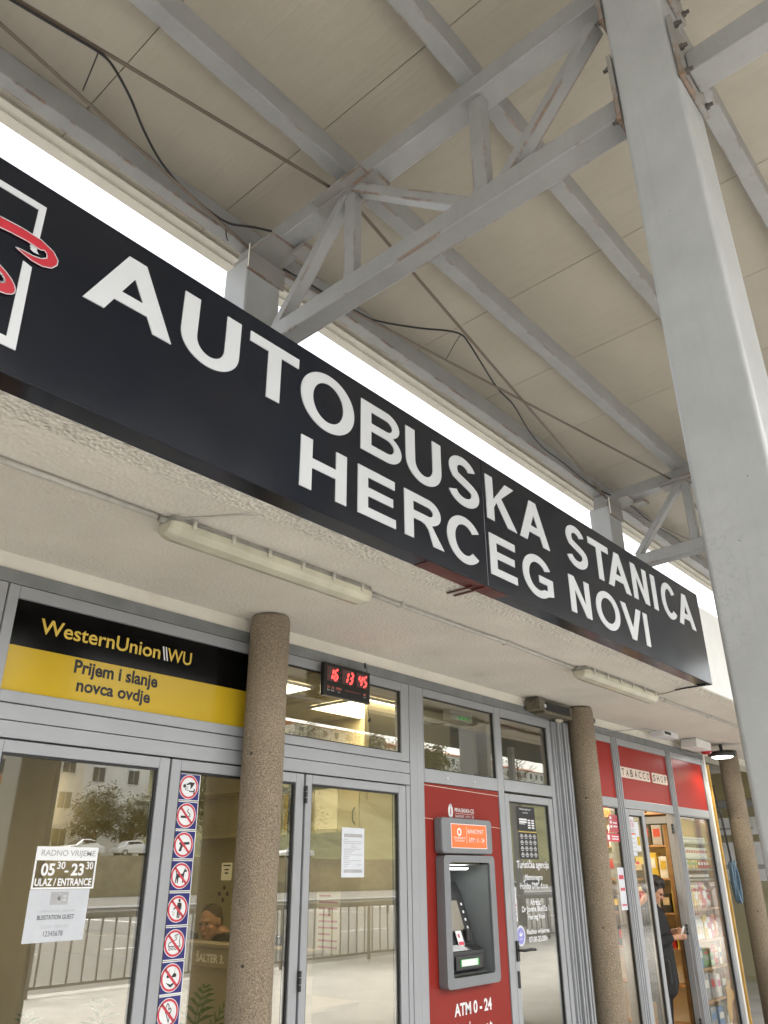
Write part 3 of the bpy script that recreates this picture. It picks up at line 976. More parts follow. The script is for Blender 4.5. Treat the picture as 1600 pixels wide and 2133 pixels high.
# far wing beyond the tobacco shop
bx('side_shopfront_frame', 12.6, -0.30, 2.42, 12.68, 2.6, 2.52, 'alu')
bx('side_shopfront_frame', 12.6, -0.30, 0.0, 12.68, -0.2, 2.83, 'alu')
bx('side_shopfront_frame', 12.6, 0.95, 0.0, 12.68, 1.05, 2.42, 'alu')
bx('side_shopfront_pane', 12.63, -0.2, 0.05, 12.64, 2.6, 2.42, 'glass')
bx('side_lintel', 12.58, -1.1, 2.53, 12.9, 2.6, 2.905, 'olive_in')
bx('passage_wall', 9.86, 2.6, 0.0, 19, 2.7, 2.905, 'olive_in')
bx('side_room_wall', 14.6, -1.1, 0.0, 14.7, 2.6, 2.905, 'wall_in')

# hall interior
bx('hall_floor', -3.2, 0.1, -0.02, 6.5, 9, 0.012, 'floor_in')
bx('hall_ceiling', -3.2, 0.1, 2.765, 6.5, 9, 2.83, 'ceil_in')
m = MB()
for k in range(11): m.box(-3.2, 0.35 + k * 0.6, 2.7605, 6.5, 0.362 + k * 0.6, 2.764)
for k in range(16): m.box(-3.0 + k * 0.6, 0.1, 2.7595, -2.988 + k * 0.6, 9, 2.7635)
P('ceiling_grid', m, 'wall_in')
bx('hall_back_wall', -3.2, 8.9, 0.0, 6.5, 9.0, 2.765, 'wall_in')
bx('hall_side_wall', -3.2, 0.1, 0.0, -3.1, 8.9, 2.765, 'wall_in')
bx('office_wall', 4.96, 0.55, 0.0, 5.06, 8.9, 2.765, 'wall_in')
bx('office_partition', 3.97, 4.2, 0.0, 4.03, 8.9, 2.765, 'wall_in')
bx('agency_back_wall', 5.06, 0.95, 0.0, 6.5, 1.05, 2.765, 'olive_in')
bx('agency_side_wall', 6.42, 0.12, 0.0, 6.5, 0.95, 2.765, 'olive_in')
bx('atm_niche_wall', 4.44, 0.50, 0.0, 5.45, 0.545, 2.765, 'wall_in')
bx('atm_niche_wall', 4.40, 0.11, 0.0, 4.438, 0.545, 2.1, 'wall_in')
# shop interior
bx('shop_floor', 6.5, 0.1, -0.02, 9.8, 4.2, 0.012, 'floor_in')
bx('shop_ceiling', 6.51, 0.1, 2.70, 9.8, 4.2, 2.83, 'ceil_in')
bx('shop_back_wall', 6.51, 4.1, 0.0, 9.8, 4.2, 2.70, 'shop_wall')
bx('shop_inner_wall', 6.505, 0.1, 0.0, 6.56, 4.1, 2.70, 'shop_wall')

# =================================================================== CANOPY
can = thing('bus_station_canopy', (3.05, -2.75, 0), 'tall steel canopy with grey columns, trusses and cream sheet roof over the station front', 'canopy')
def CP(name, mb, mat, parent=can, **kw):
    return mb.build(name, mat, parent, **kw)
ZB, ZT, ZP, ZR = 5.07, 6.03, 6.185, 6.385     # bottom chord, top chord, purlins, roof underside (at y = -1)
# roof panels, 1.2 m wide with open joints
x = -15.43
while x < 20.5:
    m = MB(); m.box(x + 0.003, -7.6, ZR, x + 1.207, 0.98, ZR + 0.06)
    CP('roof_panel', m, 'roof', shear=True)
    x += 1.21
m = MB(); m.box(-15.5, -7.6, ZR + 0.062, 20.6, 0.98, ZR + 0.09)
CP('roof_sheet', m, 'plate', shear=True)
m = MB(); m.box(-15.5, 0.90, ZR - 0.035, 20.6, 0.99, ZR - 0.002)
m.box(-15.5, 0.82, ZR - 0.018, 20.6, 0.8995, ZR - 0.002)
CP('gutter', m, 'beam', shear=True)
m = MB(); m.box(-15.5, -7.72, ZR - 0.25, 20.6, -7.605, ZR + 0.1)
CP('front_fascia', m, 'steel', shear=True)
pur = [(0.485, 'steel_rusty'), (-0.60, 'steel'), (-1.715, 'steel'), (-2.815, 'steel'), (-3.93, 'steel'), (-5.05, 'steel'), (-6.17, 'steel'), (-7.28, 'steel')]
for y0, mt in pur:
    m = MB(); m.box(-15.5, y0, ZP, 20.6, y0 + 0.115, ZR - 0.001)
    CP('purlin', m, mt, shear=True, bevel=0.008, seg=2)

def truss(x0):
    """top chord, bottom chord and web of one frame; x0 is the near face of the chords"""
    xm = x0 + 0.08
    m = MB(); m.box(x0, -7.4, ZT, x0 + 0.17, 0.62, ZP - 0.001)
    t = CP('truss', m, 'steel', shear=True, bevel=0.010)
    m = MB(); m.box(x0, -2.575, ZB, x0 + 0.155, 0.37, ZB + 0.152)
    CP('bottom_chord', m, 'steel_rusty', t, shear=True, bevel=0.010)
    m = MB(); m.box(x0, -6.6, ZB, x0 + 0.155, -2.93, ZB + 0.152)
    CP('bottom_chord', m, 'steel_rusty', t, shear=True, bevel=0.010)
    zt, zb = ZT - 0.002, ZB + 0.154
    web = [((-0.55, zt), (0.14, zb)), ((-0.595, zt), (-0.595, zb)), ((-0.64, zt), (-1.56, zb)), ((-1.685, zt), (-1.675, zb)), ((-2.50, zt - 0.10), (-1.84, zb)),
           ((-3.05, zt), (-3.85, zb)), ((-3.95, zt), (-3.95, zb)), ((-4.05, zt), (-5.0, zb)), ((-5.1, zt), (-5.1, zb)), ((-5.2, zt), (-6.4, zb))]
    for i, (a, b) in enumerate(web):
        m = MB()
        w = 0.072 if i not in (1, 3) else 0.105
        m.beam((xm - 0.012, a[0], a[1]), (xm - 0.012, b[0], b[1]), w if i in (1, 3) else 0.10, 0.072, (1, 0, 0) if i in (1, 3) else (0, 1, 0.3))
        CP('web_member', m, 'steel_rusty' if i in (2, 4) else 'steel', t, shear=True, bevel=0.007)
    m = MB(); m.box(x0 - 0.09, -0.80, ZT - 0.012, x0 + 0.06, -0.32, ZT - 0.001)
    CP('gusset_plate', m, 'plate', t, shear=True, bevel=0.002)
    m = MB(); m.box(x0 - 0.012, -0.86, ZT - 0.03, x0 + 0.17, -0.30, ZT - 0.0125)
    CP('gusset_plate', m, 'plate', t, shear=True, bevel=0.002)
    m = MB(); m.box(x0 - 0.08, 0.10, ZT - 0.014, x0 + 0.23, 0.37, ZT - 0.001)
    CP('gusset_plate', m, 'plate', t, shear=True, bevel=0.002)
    m = MB(); m.box(x0 + 0.14, -0.02, ZT - 0.05, x0 + 0.30, 0.13, ZT - 0.015)
    CP('gusset_plate', m, 'plate', t, shear=True, bevel=0.002)
    # end plates and bolts on both sides of the main column
    for (y0, y1, zlo, zhi) in ((-2.598, -2.574, ZB - 0.07, ZB + 0.42), (-2.598, -2.574, ZT - 0.25, ZT + 0.13), (-2.928, -2.902, ZB - 0.02, ZB + 0.42), (-2.928, -2.902, ZT - 0.25, ZT + 0.13)):
        m = MB(); m.box(x0 - 0.085, y0, zlo, x0 + 0.255, y1, zhi)
        CP('end_plate', m, 'plate', t, bevel=0.003)
        sg = 1 if y0 > -2.7 else -1
        for bxx in (x0 - 0.045, x0 + 0.215):
            for bz in (zlo + 0.045, zhi - 0.05) + ((0.5 * (zlo + zhi),) if sg < 0 else ()):
                m = MB()
                yy = y1 if sg > 0 else y0
                m.lathe((bxx, yy, bz), [(0.018, sg * 0.0005), (0.018, sg * 0.016)], 6, 'y')
                m.lathe((bxx, yy, bz), [(0.010, sg * 0.016), (0.010, sg * 0.036)], 10, 'y')
                CP('bolt', m, 'bolt', t)
    return t
truss(-3.11)
truss(2.97)
truss(9.05)
def posts(x0):
    m = MB(); m.box(x0 - 0.08, -2.90, 0.0, x0 + 0.25, -2.60, 6.20)
    CP('steel_column', m, 'steel_clean', bevel=0.022, seg=4)
    m = MB(); m.box(x0 - 0.08, 0.372, 3.42, x0 + 0.255, 0.66, 5.93)
    b = CP('steel_column', m, 'steel_clean', bevel=0.020, seg=4)
    m = MB(); m.box(x0 - 0.095, 0.352, 5.79, x0 + 0.275, 0.3715, 5.975)
    CP('cap_plate', m, 'plate', b, bevel=0.002)
    m = MB(); m.box(x0 - 0.0965, 0.346, 5.80, x0 - 0.0955, 0.362, 6.03)
    CP('cap_plate', m, 'beam', b, bevel=0.002)
    m = MB(); m.box(x0 - 0.05, 0.40, 5.93, x0 + 0.22, 0.60, 6.0)
    CP('cap_plate', m, 'plate', b, bevel=0.002)
posts(-3.11)
posts(2.97)
posts(9.05)
# crossed flat bars below the purlins
for a, b in (((-3.0, 0.60), (2.95, -0.48)), ((-3.0, -0.42), (2.93, 0.415)), ((3.12, -0.50), (9.02, 0.41)), ((3.15, 0.46), (9.2, -0.47)), ((9.25, -0.5), (15.1, 0.42)), ((9.25, 0.44), (15.1, -0.47))):
    m = MB()
    za, zb_ = 6.09 - 0.03 * (a[1] + 1), 6.09 - 0.03 * (b[1] + 1)
    m.beam((a[0], a[1], za), (b[0], b[1], zb_ + random.uniform(-.01, .01)), 0.024, 0.009)
    CP('brace_bar', m, 'rod')

# cables that hang from the bars
def smooth_pts(pts, n=5):
    out = []
    pts = [Vector(p) for p in pts]
    for i in range(len(pts) - 1):
        p0, p1, p2, p3 = pts[max(i - 1, 0)], pts[i], pts[i + 1], pts[min(i + 2, len(pts) - 1)]
        for k in range(n):
            t = k / n
            out.append(0.5 * ((2 * p1) + (-p0 + p2) * t + (2 * p0 - 5 * p1 + 4 * p2 - p3) * t * t + (-p0 + 3 * p1 - 3 * p2 + p3) * t ** 3))
    out.append(pts[-1])
    return out
m = MB()
m.tube(smooth_pts([(-2.6, 0.50, 6.05), (0.2, 0.03, 6.045), (0.8, -0.08, 6.045), (0.96, -0.11, 6.045), (1.12, -0.14, 6.045), (1.26, -0.165, 6.045), (1.37, -0.13, 6.07), (1.56, -0.02, 6.075), (1.76, 0.13, 6.08), (1.98, 0.26, 6.08), (2.22, 0.34, 6.08), (2.46, 0.37, 6.08), (2.66, 0.36, 6.08), (2.82, 0.27, 6.1), (2.95, 0.19, 6.1)]), 0.009, 8)
o = m.build('power_cable', 'cable', None, smooth=True)
tag(o, 'black cable drooping from the crossed bar to the roof post left of the big truss', 'cable', 'black cables under the canopy')
m = MB()
m.tube(smooth_pts([(3.25, 0.40, 6.06), (4.09, 0.32, 6.07), (4.3, 0.26, 6.07), (4.6, 0.06, 6.07), (4.8, -0.11, 6.07), (4.94, -0.18, 6.07), (5.1, -0.155, 6.07), (5.41, -0.07, 6.07), (5.9, 0.06, 6.07), (6.28, 0.11, 6.07), (6.81, 0.26, 6.07), (7.28, 0.35, 6.07), (7.82, 0.37, 6.08), (8.6, 0.42, 6.1), (9.1, 0.36, 6.1)]), 0.009, 8)
o = m.build('power_cable', 'cable', None, smooth=True)
tag(o, 'black cable looping along the crossed bars in the bay right of the big truss', 'cable', 'black cables under the canopy')
for pts, lab in (([(1.26, -0.165, 6.07), (1.30, 0.0, 6.075), (1.34, 0.17, 6.08)], 'short thin black wire tied between the two crossed bars at upper left'),
                 ([(4.94, -0.17, 6.07), (5.0, -0.06, 6.06), (5.08, 0.05, 6.065), (5.15, 0.15, 6.07)], 'thin bowed wire between the crossed bars of the right bay'),
                 ([(2.67, 0.40, 6.08), (2.68, 0.40, 6.0), (2.70, 0.40, 5.955)], 'loose black wire end dangling beside the left roof post'),
                 ([(9.2, 0.30, 6.1), (9.7, 0.34, 6.13), (10.4, 0.34, 6.10), (11.2, 0.33, 6.12), (12.2, 0.35, 6.1)], 'black cable sagging behind the farther truss')):
    m = MB(); m.tube(smooth_pts(pts), 0.0045 if 'wire' in lab else 0.008, 6)
    o = m.build('loose_wire', 'cable', None, smooth=True)
    tag(o, lab, 'wire')

# =================================================================== MAIN SIGN
SY = -1.379
sg = thing('station_sign', (2.7, -1.32, 2.91), 'long black sign with big white capitals on the edge of the soffit', 'sign')
for xa, xb in ((-2.6, 0.2815), (0.283, 3.2735), (3.275, 6.425)):
    m = MB(); m.box(xa, SY, 2.905, xb, -1.279, 3.657)
    sg_p = m.build('sign_panel', 'sign_black', sg, bevel=0.004)
m = MB(); m.box(2.78, -1.372, 2.9025, 3.46, -1.285, 2.9045)
m.build('underside_patch', 'primer', sg)
m = MB()
m.beam((3.262, -1.377, 2.897), (3.262, -1.17, 2.897), 0.014, 0.006)
m.beam((3.205, -1.33, 2.897), (3.205, -1.165, 2.897), 0.014, 0.006)
m.build('support_angle', 'primer', sg)
m = MB(); m.beam((6.36, -1.35, 2.900), (6.36, -1.10, 2.896), 0.018, 0.008)
m.build('support_angle', 'ink', sg)
m = MB()
sign_word(m, [('A', .918, 1.268), ('U', 1.300, 1.574), ('T', 1.622, 1.893), ('O', 1.910, 2.243), ('B', 2.288, 2.578), ('U', 2.612, 2.897), ('S', 2.955, 3.232), ('K', 3.303, 3.603), ('A', 3.634, 3.969),
              ('S', 4.180, 4.458), ('T', 4.492, 4.779), ('A', 4.737, 5.081), ('N', 5.125, 5.387), ('I', 5.462, 5.538), ('C', 5.630, 5.912), ('A', 5.928, 6.26)], 3.306, 3.574, SY - 0.003, 0.004, 1.48, 0.0485)
m.build('lettering', 'sign_white', sg)
m = MB()
sign_word(m, [('H', 1.924, 2.200), ('E', 2.272, 2.530), ('R', 2.594, 2.898), ('C', 2.927, 3.223), ('E', 3.305, 3.566), ('G', 3.630, 3.962), ('N', 4.165, 4.427), ('O', 4.503, 4.840), ('V', 4.874, 5.188), ('I', 5.222, 5.292)], 2.983, 3.220, SY - 0.003, 0.004, 1.48, 0.0455)
m.build('lettering', 'sign_white', sg)
# emblem: white frame broken by a red ribbon
def sp(a, b, d): return Vector((a, SY - d, b))
m = MB()
m.prism([(0.06, 3.566), (0.745, 3.566), (0.745, 3.374), (0.722, 3.384), (0.722, 3.541), (0.06, 3.541)], sp, 0.0005, 0.004)
m.prism([(0.712, 3.318), (0.742, 3.310), (0.750, 2.994), (0.06, 2.994), (0.06, 3.027), (0.716, 3.027)], sp, 0.0005, 0.004)
m.prism([(0.03, 2.994), (0.0595, 2.994), (0.0595, 3.566), (0.03, 3.566)], sp, 0.0005, 0.004)
m.build('emblem_frame', 'sign_white', sg)
swoosh = [(0.25, 3.30), (0.32, 3.385), (0.42, 3.432), (0.52, 3.440), (0.617, 3.428), (0.684, 3.432), (0.751, 3.428), (0.795, 3.410), (0.815, 3.386), (0.815, 3.366), (0.800, 3.344), (0.770, 3.332), (0.735, 3.332), (0.705, 3.340), (0.680, 3.349),
          (0.698, 3.352), (0.735, 3.352), (0.762, 3.358), (0.779, 3.372), (0.776, 3.388), (0.766, 3.396), (0.756, 3.389), (0.708, 3.394), (0.657, 3.392), (0.60, 3.385), (0.52, 3.392), (0.44, 3.388), (0.36, 3.355), (0.30, 3.29)]
def grow(pts, g):
    n = len(pts); out = []
    A = sum(pts[i][0] * pts[(i + 1) % n][1] - pts[(i + 1) % n][0] * pts[i][1] for i in range(n))
    s = -1 if A > 0 else 1
    for i in range(n):
        x0, y0 = pts[i - 1]; x1, y1 = pts[(i + 1) % n]
        d = math.hypot(x1 - x0, y1 - y0) or 1
        out.append((pts[i][0] - s * (y1 - y0) / d * -g, pts[i][1] + s * (x1 - x0) / d * -g * -1 * -1))
    return out
def ring_pts(cx, cy, r1, r2, rot, n=24):
    return [(cx + r1 * math.cos(2 * math.pi * k / n) * math.cos(rot) - r2 * math.sin(2 * math.pi * k / n) * math.sin(rot), cy + r1 * math.cos(2 * math.pi * k / n) * math.sin(rot) + r2 * math.sin(2 * math.pi * k / n) * math.cos(rot)) for k in range(n)]
def flat(loops, d, mat, name):
    vs, fs = outline_mesh(loops, 0.003)
    mm = MB(); mm.add([(x, SY - d - z, y) for x, y, z in vs], fs)
    mm.build(name, mat, sg)
cx_, cz_ = 0.605, 3.222
flat([swoosh], 0.0045, 'sign_red', 'emblem_ribbon')
m = MB()
stroke(m, swoosh + [swoosh[0]], 0.0032, 0.0072, sp)
stroke(m, ring_pts(cx_, cz_, 0.110, 0.048, -0.35) + ring_pts(cx_, cz_, 0.110, 0.048, -0.35)[:1], 0.0032, 0.0072, sp)
stroke(m, ring_pts(cx_ + 0.02, cz_, 0.050, 0.020, -0.35) + ring_pts(cx_ + 0.02, cz_, 0.05, 0.02, -0.35)[:1], 0.006, 0.0072, sp)
m.prism([(0.728, 3.382), (0.744, 3.378), (0.752, 3.368), (0.735, 3.366), (0.722, 3.372)], sp, 0.0066, 0.0072)
m.build('emblem_outline', 'sign_white', sg)
flat([ring_pts(cx_, cz_, 0.110, 0.048, -0.35), ring_pts(cx_ + 0.02, cz_, 0.05, 0.02, -0.35)], 0.0045, 'sign_red', 'emblem_ribbon')

# =================================================================== YELLOW SIGN OVER THE HALL DOOR
ws = thing('transfer_sign', (2.2, 0.02, 2.293), 'black and yellow money transfer sign above the glass doors', 'sign')
m = MB(); m.box(1.498, 0.018, 2.497, 2.934, 0.033, 2.709); m.build('black_board', 'wu_black', ws)
m = MB(); m.box(1.498, 0.018, 2.294, 2.934, 0.033, 2.4965); m.build('yellow_board', 'wu_yellow', ws)
m = MB()
text(m, 'WesternUnion', 1.628, 2.571, 2.282, 2.643, -0.0172, off=0.014)
text(m, 'WU', 2.325, 2.571, 2.478, 2.640, -0.0172, off=0.012)
m.build('lettering', 'wu_text', ws)
m = MB()
for a in (2.292, 2.309): m.prism([(a, 2.642), (a + 0.008, 2.642), (a + 0.024, 2.571), (a + 0.016, 2.571)], fac, -0.0178, -0.0172)
m.build('logo_bars', 'white', ws)
m = MB()
text(m, 'Prijem i slanje', 1.825, 2.402, 2.285, 2.486, -0.0172, off=0.030)
text(m, 'novca ovdje', 1.850, 2.320, 2.252, 2.400, -0.0172, off=0.030)
m.build('lettering', 'ink', ws)

# =================================================================== CLOCK
ck = thing('digital_clock', (3.62, -0.05, 2.55), 'black digital wall clock with red numerals hung before the transom glass', 'clock')
CX0, CX1, CZ0, CZ1, CY = 3.405, 3.832, 2.552, 2.757, 0.058
m = MB(); m.box(CX0, -CY, CZ0, CX1, -CY + 0.032, CZ1); m.build('case', 'clock_case', ck, bevel=0.005)
def seg7(mb, ch, a0, b0, w, h, d, t=0.011):
    on = {'0': 'abcdef', '1': 'bc', '2': 'abged', '3': 'abgcd', '4': 'fgbc', '5': 'afgcd', '6': 'afgedc', '7': 'abc', '8': 'abcdefg', '9': 'abcdfg'}[ch]
    s = 0.010
    a = lambda y: a0 + s * (y - b0) / h * 1.6
    def hb(y): mb.prism([(a(y) + t * .6, y - t / 2), (a(y) + w - t * .6, y - t / 2), (a(y) + w - t * .4, y + t / 2), (a(y) + t * .8, y + t / 2)], fac, d - .0006, d)
    def vb(x, y0, y1): mb.prism([(a(y0) + x - t / 2, y0 + t * .4), (a(y0) + x + t / 2, y0 + t * .4), (a(y1) + x + t / 2, y1 - t * .4), (a(y1) + x - t / 2, y1 - t * .4)], fac, d - .0006, d)
    if 'a' in on: hb(b0 + h)
    if 'g' in on: hb(b0 + h / 2)
    if 'd' in on: hb(b0)
    if 'b' in on: vb(w, b0 + h / 2, b0 + h)
    if 'c' in on: vb(w, b0, b0 + h / 2)
    if 'f' in on: vb(0, b0 + h / 2, b0 + h)
    if 'e' in on: vb(0, b0, b0 + h / 2)
m = MB()
for a in (3.432, 3.568, 3.703): rect(m, a, 2.645, a + 0.102, 2.735, CY + 0.0012)
m.build('display_window', 'led_bg', ck)
m = MB()
for a, s_ in ((3.448, '16'), (3.584, '13'), (3.716, '45')):
    seg7(m, s_[0], a, 2.655, 0.026, 0.066, CY + 0.0024)
    seg7(m, s_[1], a + 0.044, 2.655, 0.026, 0.066, CY + 0.0024)
m.build('digits', 'led_red', ck)
m = MB()
for a in (3.551, 3.687):
    for b in (2.675, 2.71): disc(m, a, b, 0.003, 0.003, CY + 0.001)
m.build('colon', 'led_dim', ck)
m = MB()
for a, w in ((3.435, 0.022), (3.474, 0.022), (3.513, 0.050), (3.765, 0.025)):
    rect(m, a, 2.598, a + w, 2.613, CY + 0.0012)
for k in range(7): rect(m, 3.60 + k * 0.021, 2.603, 3.612 + k * 0.021, 2.608, CY + 0.0012)
m.build('small_readout', 'led_dim', ck)
m = MB()
text(m, 'Date', 3.435, 2.583, 3.458, 2.592, CY + 0.0012); text(m, 'Month', 3.470, 2.583, 3.498, 2.592, CY + 0.0012)
text(m, 'Year', 3.528, 2.581, 3.552, 2.590, CY + 0.0012); text(m, 'Temp', 3.765, 2.583, 3.790, 2.592, CY + 0.0012)
m.build('lettering', 'white', ck)
m = MB()
m.tube(smooth_pts([(3.815, -0.04, 2.80), (3.817, -0.045, 2.75), (3.82, -0.05, 2.56), (3.822, -0.048, 2.53), (3.832, -0.045, 2.49), (3.838, -0.046, 2.462)]), 0.0022, 6)
m.ell((3.834, -0.046, 2.452), (0.006, 0.006, 0.012)); m.ell((3.846, -0.046, 2.458), (0.004, 0.004, 0.012))
m.tube([(3.813, -0.03, 2.79), (3.813, -0.03, 2.825)], 0.006, 6)
m.build('cord', 'cable', ck)

# =================================================================== STICKERS ON THE DOOR GLASS
SX0, SX1 = 2.466, 2.606
tops = [2.026, 1.893, 1.757, 1.622, 1.480, 1.333, 1.190, 1.052, 0.912]
GD = -0.0165    # sticker plane, just in front of the pane
plabels = ['navy square sticker with a security camera pictogram, topmost of the strip', 'navy no smoking sticker with a crossed-out cigarette', 'navy sticker with a crossed-out black pistol',
           'navy sticker with a crossed-out standing dog', 'navy sticker with a crossed-out person dropping litter', 'navy sticker with a crossed-out roller skate',
           'navy sticker with a crossed-out bikini', 'navy sticker with a crossed-out ice cream cone']
for i in range(8):
    zt, zb = tops[i] - 0.002, tops[i + 1] + 0.002
    ca, cb = (SX0 + SX1) / 2, (zt + zb) / 2
    st = thing('pictogram_sticker', (ca, 0.0165, zb), plabels[i], 'sticker', 'prohibition stickers down the glass door')
    m = MB(); rect(m, SX0, zb, SX1, zt, GD); m.build('backing', 'white', st)
    hh = (zt - zb) / 2
    m = MB(); rect(m, SX0 + 0.005, zb + 0.004, SX1 - 0.005, zt - 0.004, GD + 0.0008); m.build('square', 'navy', st)
    rr = 0.0585
    m = MB(); disc(m, ca, cb, rr, rr, GD + 0.0016, n=36); m.build('disc', 'white', st)
    m = MB(); annulus(m, ca, cb, rr - 0.003, rr - 0.0125, GD + 0.0026, n=36)
    if i > 0:
        c45 = 0.7071 * (rr - 0.008)
        stroke(m, [(ca - c45, cb + c45), (ca + c45, cb - c45)], 0.0115, GD + 0.0026)
    m.build('ring', 'ring', st)
    m = MB(); d = GD + 0.0021
    q = lambda pts, s=0.036: poly(m, [(ca + x * s, cb + y * s) for x, y in pts], d, t=0.0003)
    if i == 0:
        q([(-.5, .35), (.2, .7), (1, .6), (.6, .05), (.3, -.3), (.25, .35), (-.3, .25)])
        q([(-.95, .25), (-.6, .40), (-.5, .2), (-.7, -.15), (-.95, -.05)])
        text(m, '24', ca - .5 * .036, cb - .25 * .036, ca - .1 * .036, cb + .1 * .036, d)
        q([(.1, -.35), (.3, -.5), (.95, -.45), (.95, -.6), (.3, -.68), (.1, -.55)]); q([(.85, -.2), (1.05, -.2), (1.05, -.95), (.85, -.95)])
        stroke(m, [(ca - .02, cb + .01), (ca - .02, cb - .014), (ca, cb - .016)], 0.003, d)
    elif i == 1:
        q([(-.9, -.05), (.45, -.05), (.45, -.35), (-.9, -.35)])
        stroke(m, [(ca + .022, cb - .006), (ca + .022, cb + .006), (ca + .013, cb + .012), (ca + .006, cb + .018), (ca + .009, cb + .030)], 0.0045, d)
    elif i == 2:
        q([(-.6, .30), (.98, .38), (.98, .05), (.2, .0), (.05, -.25), (-.15, -.25), (-.30, -.85), (-.72, -.80), (-.45, -.05), (-.75, .1)])
    elif i == 3:
        q([(-.75, .75), (-.62, .25), (-.1, .2), (.3, .25), (.55, .75), (.72, 1.0), (.75, .75), (1.0, .6), (.95, .45), (.65, .45), (.55, .0), (.5, -.9), (.35, -.9), (.3, -.2), (-.3, -.25), (-.35, -.95), (-.5, -.95), (-.55, -.3), (-.7, -.9), (-.85, -.9), (-.7, .1), (-.85, .7)])
    elif i == 4:
        disc(m, ca + .008, cb + .036, .0065, .0075, d, n=12, t=.0003)
        q([(-.05, .75), (.5, .75), (.62, .55), (.62, -.1), (.5, -.1), (.48, .35), (.42, -1.1), (.25, -1.1), (.22, -.2), (.15, -1.1), (-.02, -1.1), (-.02, .1), (-.6, -.05), (-.62, .1), (-.1, .35)])
        for dx, dy in ((-.02, -.004), (-.026, -.012), (-.018, -.016), (-.024, -.022), (-.018, -.026)): disc(m, ca + dx, cb + dy, .0022, .0022, d, n=6, t=.0003)
    elif i == 5:
        stroke(m, [(ca + a * .036, cb + b * .036) for a, b in ((.35, 1.0), (.85, 1.1), (.8, .2), (.95, -.35), (-.85, -.35), (-.8, .05), (-.2, .25), (.3, .45), (.35, 1.0), (.0, .9), (.1, .6))], 0.0035, d)
        for k in range(4): annulus(m, ca + (-.65 + k * .45) * .036, cb - .62 * .036, .0065, .0035, d, n=12)
    elif i == 6:
        q([(-.7, .25), (-.45, .45), (-.1, .2), (-.15, .02), (-.65, .0)]); q([(.1, .2), (.45, .55), (.8, .35), (.75, .05), (.15, .02)])
        stroke(m, [(ca - .016, cb + .014), (ca - .012, cb + .035)], .0015, d); stroke(m, [(ca + .016, cb + .016), (ca + .02, cb + .036)], .0015, d)
        q([(-.75, -.5), (.0, -.75), (.75, -.45), (.5, -.75), (.15, -1.05), (-.05, -1.05), (-.45, -.75)])
    else:
        stroke(m, [(ca + a * .036, cb + b * .036) for a, b in ((-.35, .05), (-.3, .7), (-.1, 1.05), (.15, .75), (.1, .35), (.4, .5), (.5, .2), (.35, .0), (-.35, .05))], 0.004, d)
        stroke(m, [(ca + a * .036, cb + b * .036) for a, b in ((-.25, .0), (.2, -1.05), (.4, .0), (.05, -.2), (.3, -.5))], 0.004, d)
    m.build('pictogram', 'ink', st)
m = MB(); rect(m, SX0, tops[8] - 0.13, SX1, tops[8] + 0.001, GD)
tag(m.build('sticker_strip_end', 'navy', None), 'navy lower end of the sticker strip below the ice cream sticker', 'sticker')

oh = thing('opening_hours_sticker', (1.93, 0.016, 1.5), 'white outlined opening hours sticker on the left door glass', 'sticker')
m = MB()
rect(m, 1.789, 1.613, 2.078, 1.668, GD)
for a0, b0, a1, b1 in ((1.789, 1.501, 1.797, 1.6125), (2.070, 1.501, 2.078, 1.6125), (1.7975, 1.501, 2.0695, 1.508)): rect(m, a0, b0, a1, b1, GD)
m.build('border', 'white', oh)
m = MB(); text(m, 'RADNO VRIJEME', 1.812, 1.624, 2.066, 1.655, GD + 0.0007, off=0.012); m.build('lettering', 'grey_ink', oh)
m = MB()
text(m, '05', 1.822, 1.553, 1.884, 1.602, GD, off=0.03); text(m, '30', 1.893, 1.579, 1.930, 1.609, GD, off=0.02)
rect(m, 1.930, 1.566, 1.948, 1.573, GD)
text(m, '23', 1.960, 1.553, 2.020, 1.602, GD, off=0.03); text(m, '30', 2.030, 1.579, 2.063, 1.609, GD, off=0.02)
text(m, 'ULAZ / ENTRANCE', 1.802, 1.513, 2.064, 1.543, GD, off=0.03)
m.build('lettering', 'white', oh)
wf = thing('wireless_notice', (1.92, 0.016, 1.3), 'white paper notice with wireless symbol below the opening hours', 'notice')
m = MB(); m.prism([(1.788, 1.300), (2.060, 1.302), (2.062, 1.500), (1.787, 1.4995)], fac, GD - .0004, GD); m.build('sheet', 'paper_thin', wf)
m = MB(); rect(m, 1.884, 1.440, 1.964, 1.490, GD + .0006); m.build('logo_panel', 'grey_ink', wf)
m = MB()
for r_ in (.008, .015, .022): stroke(m, [(1.912 + r_ * math.cos(R(t_)), 1.465 + r_ * math.sin(R(t_))) for t_ in range(-50, 51, 10)], .0035, GD + .0012)
text(m, 'FREE', 1.938, 1.468, 1.956, 1.477, GD + .0012); text(m, 'WIFI', 1.938, 1.454, 1.956, 1.463, GD + .0012)
m.build('logo', 'white', wf)
m = MB(); text(m, 'KORISNIČKO IME / USERNAME', 1.842, 1.412, 2.003, 1.424, GD + .0006); text(m, 'LOZINKA / PASSWORD', 1.862, 1.352, 1.985, 1.364, GD + .0006); m.build('small_lettering', 'grey_ink', wf)
m = MB(); text(m, 'BUSSTATION GUEST', 1.838, 1.385, 2.004, 1.402, GD + .0006, off=.01); text(m, '12345678', 1.876, 1.322, 1.962, 1.342, GD + .0006); m.build('lettering', 'ink', wf)

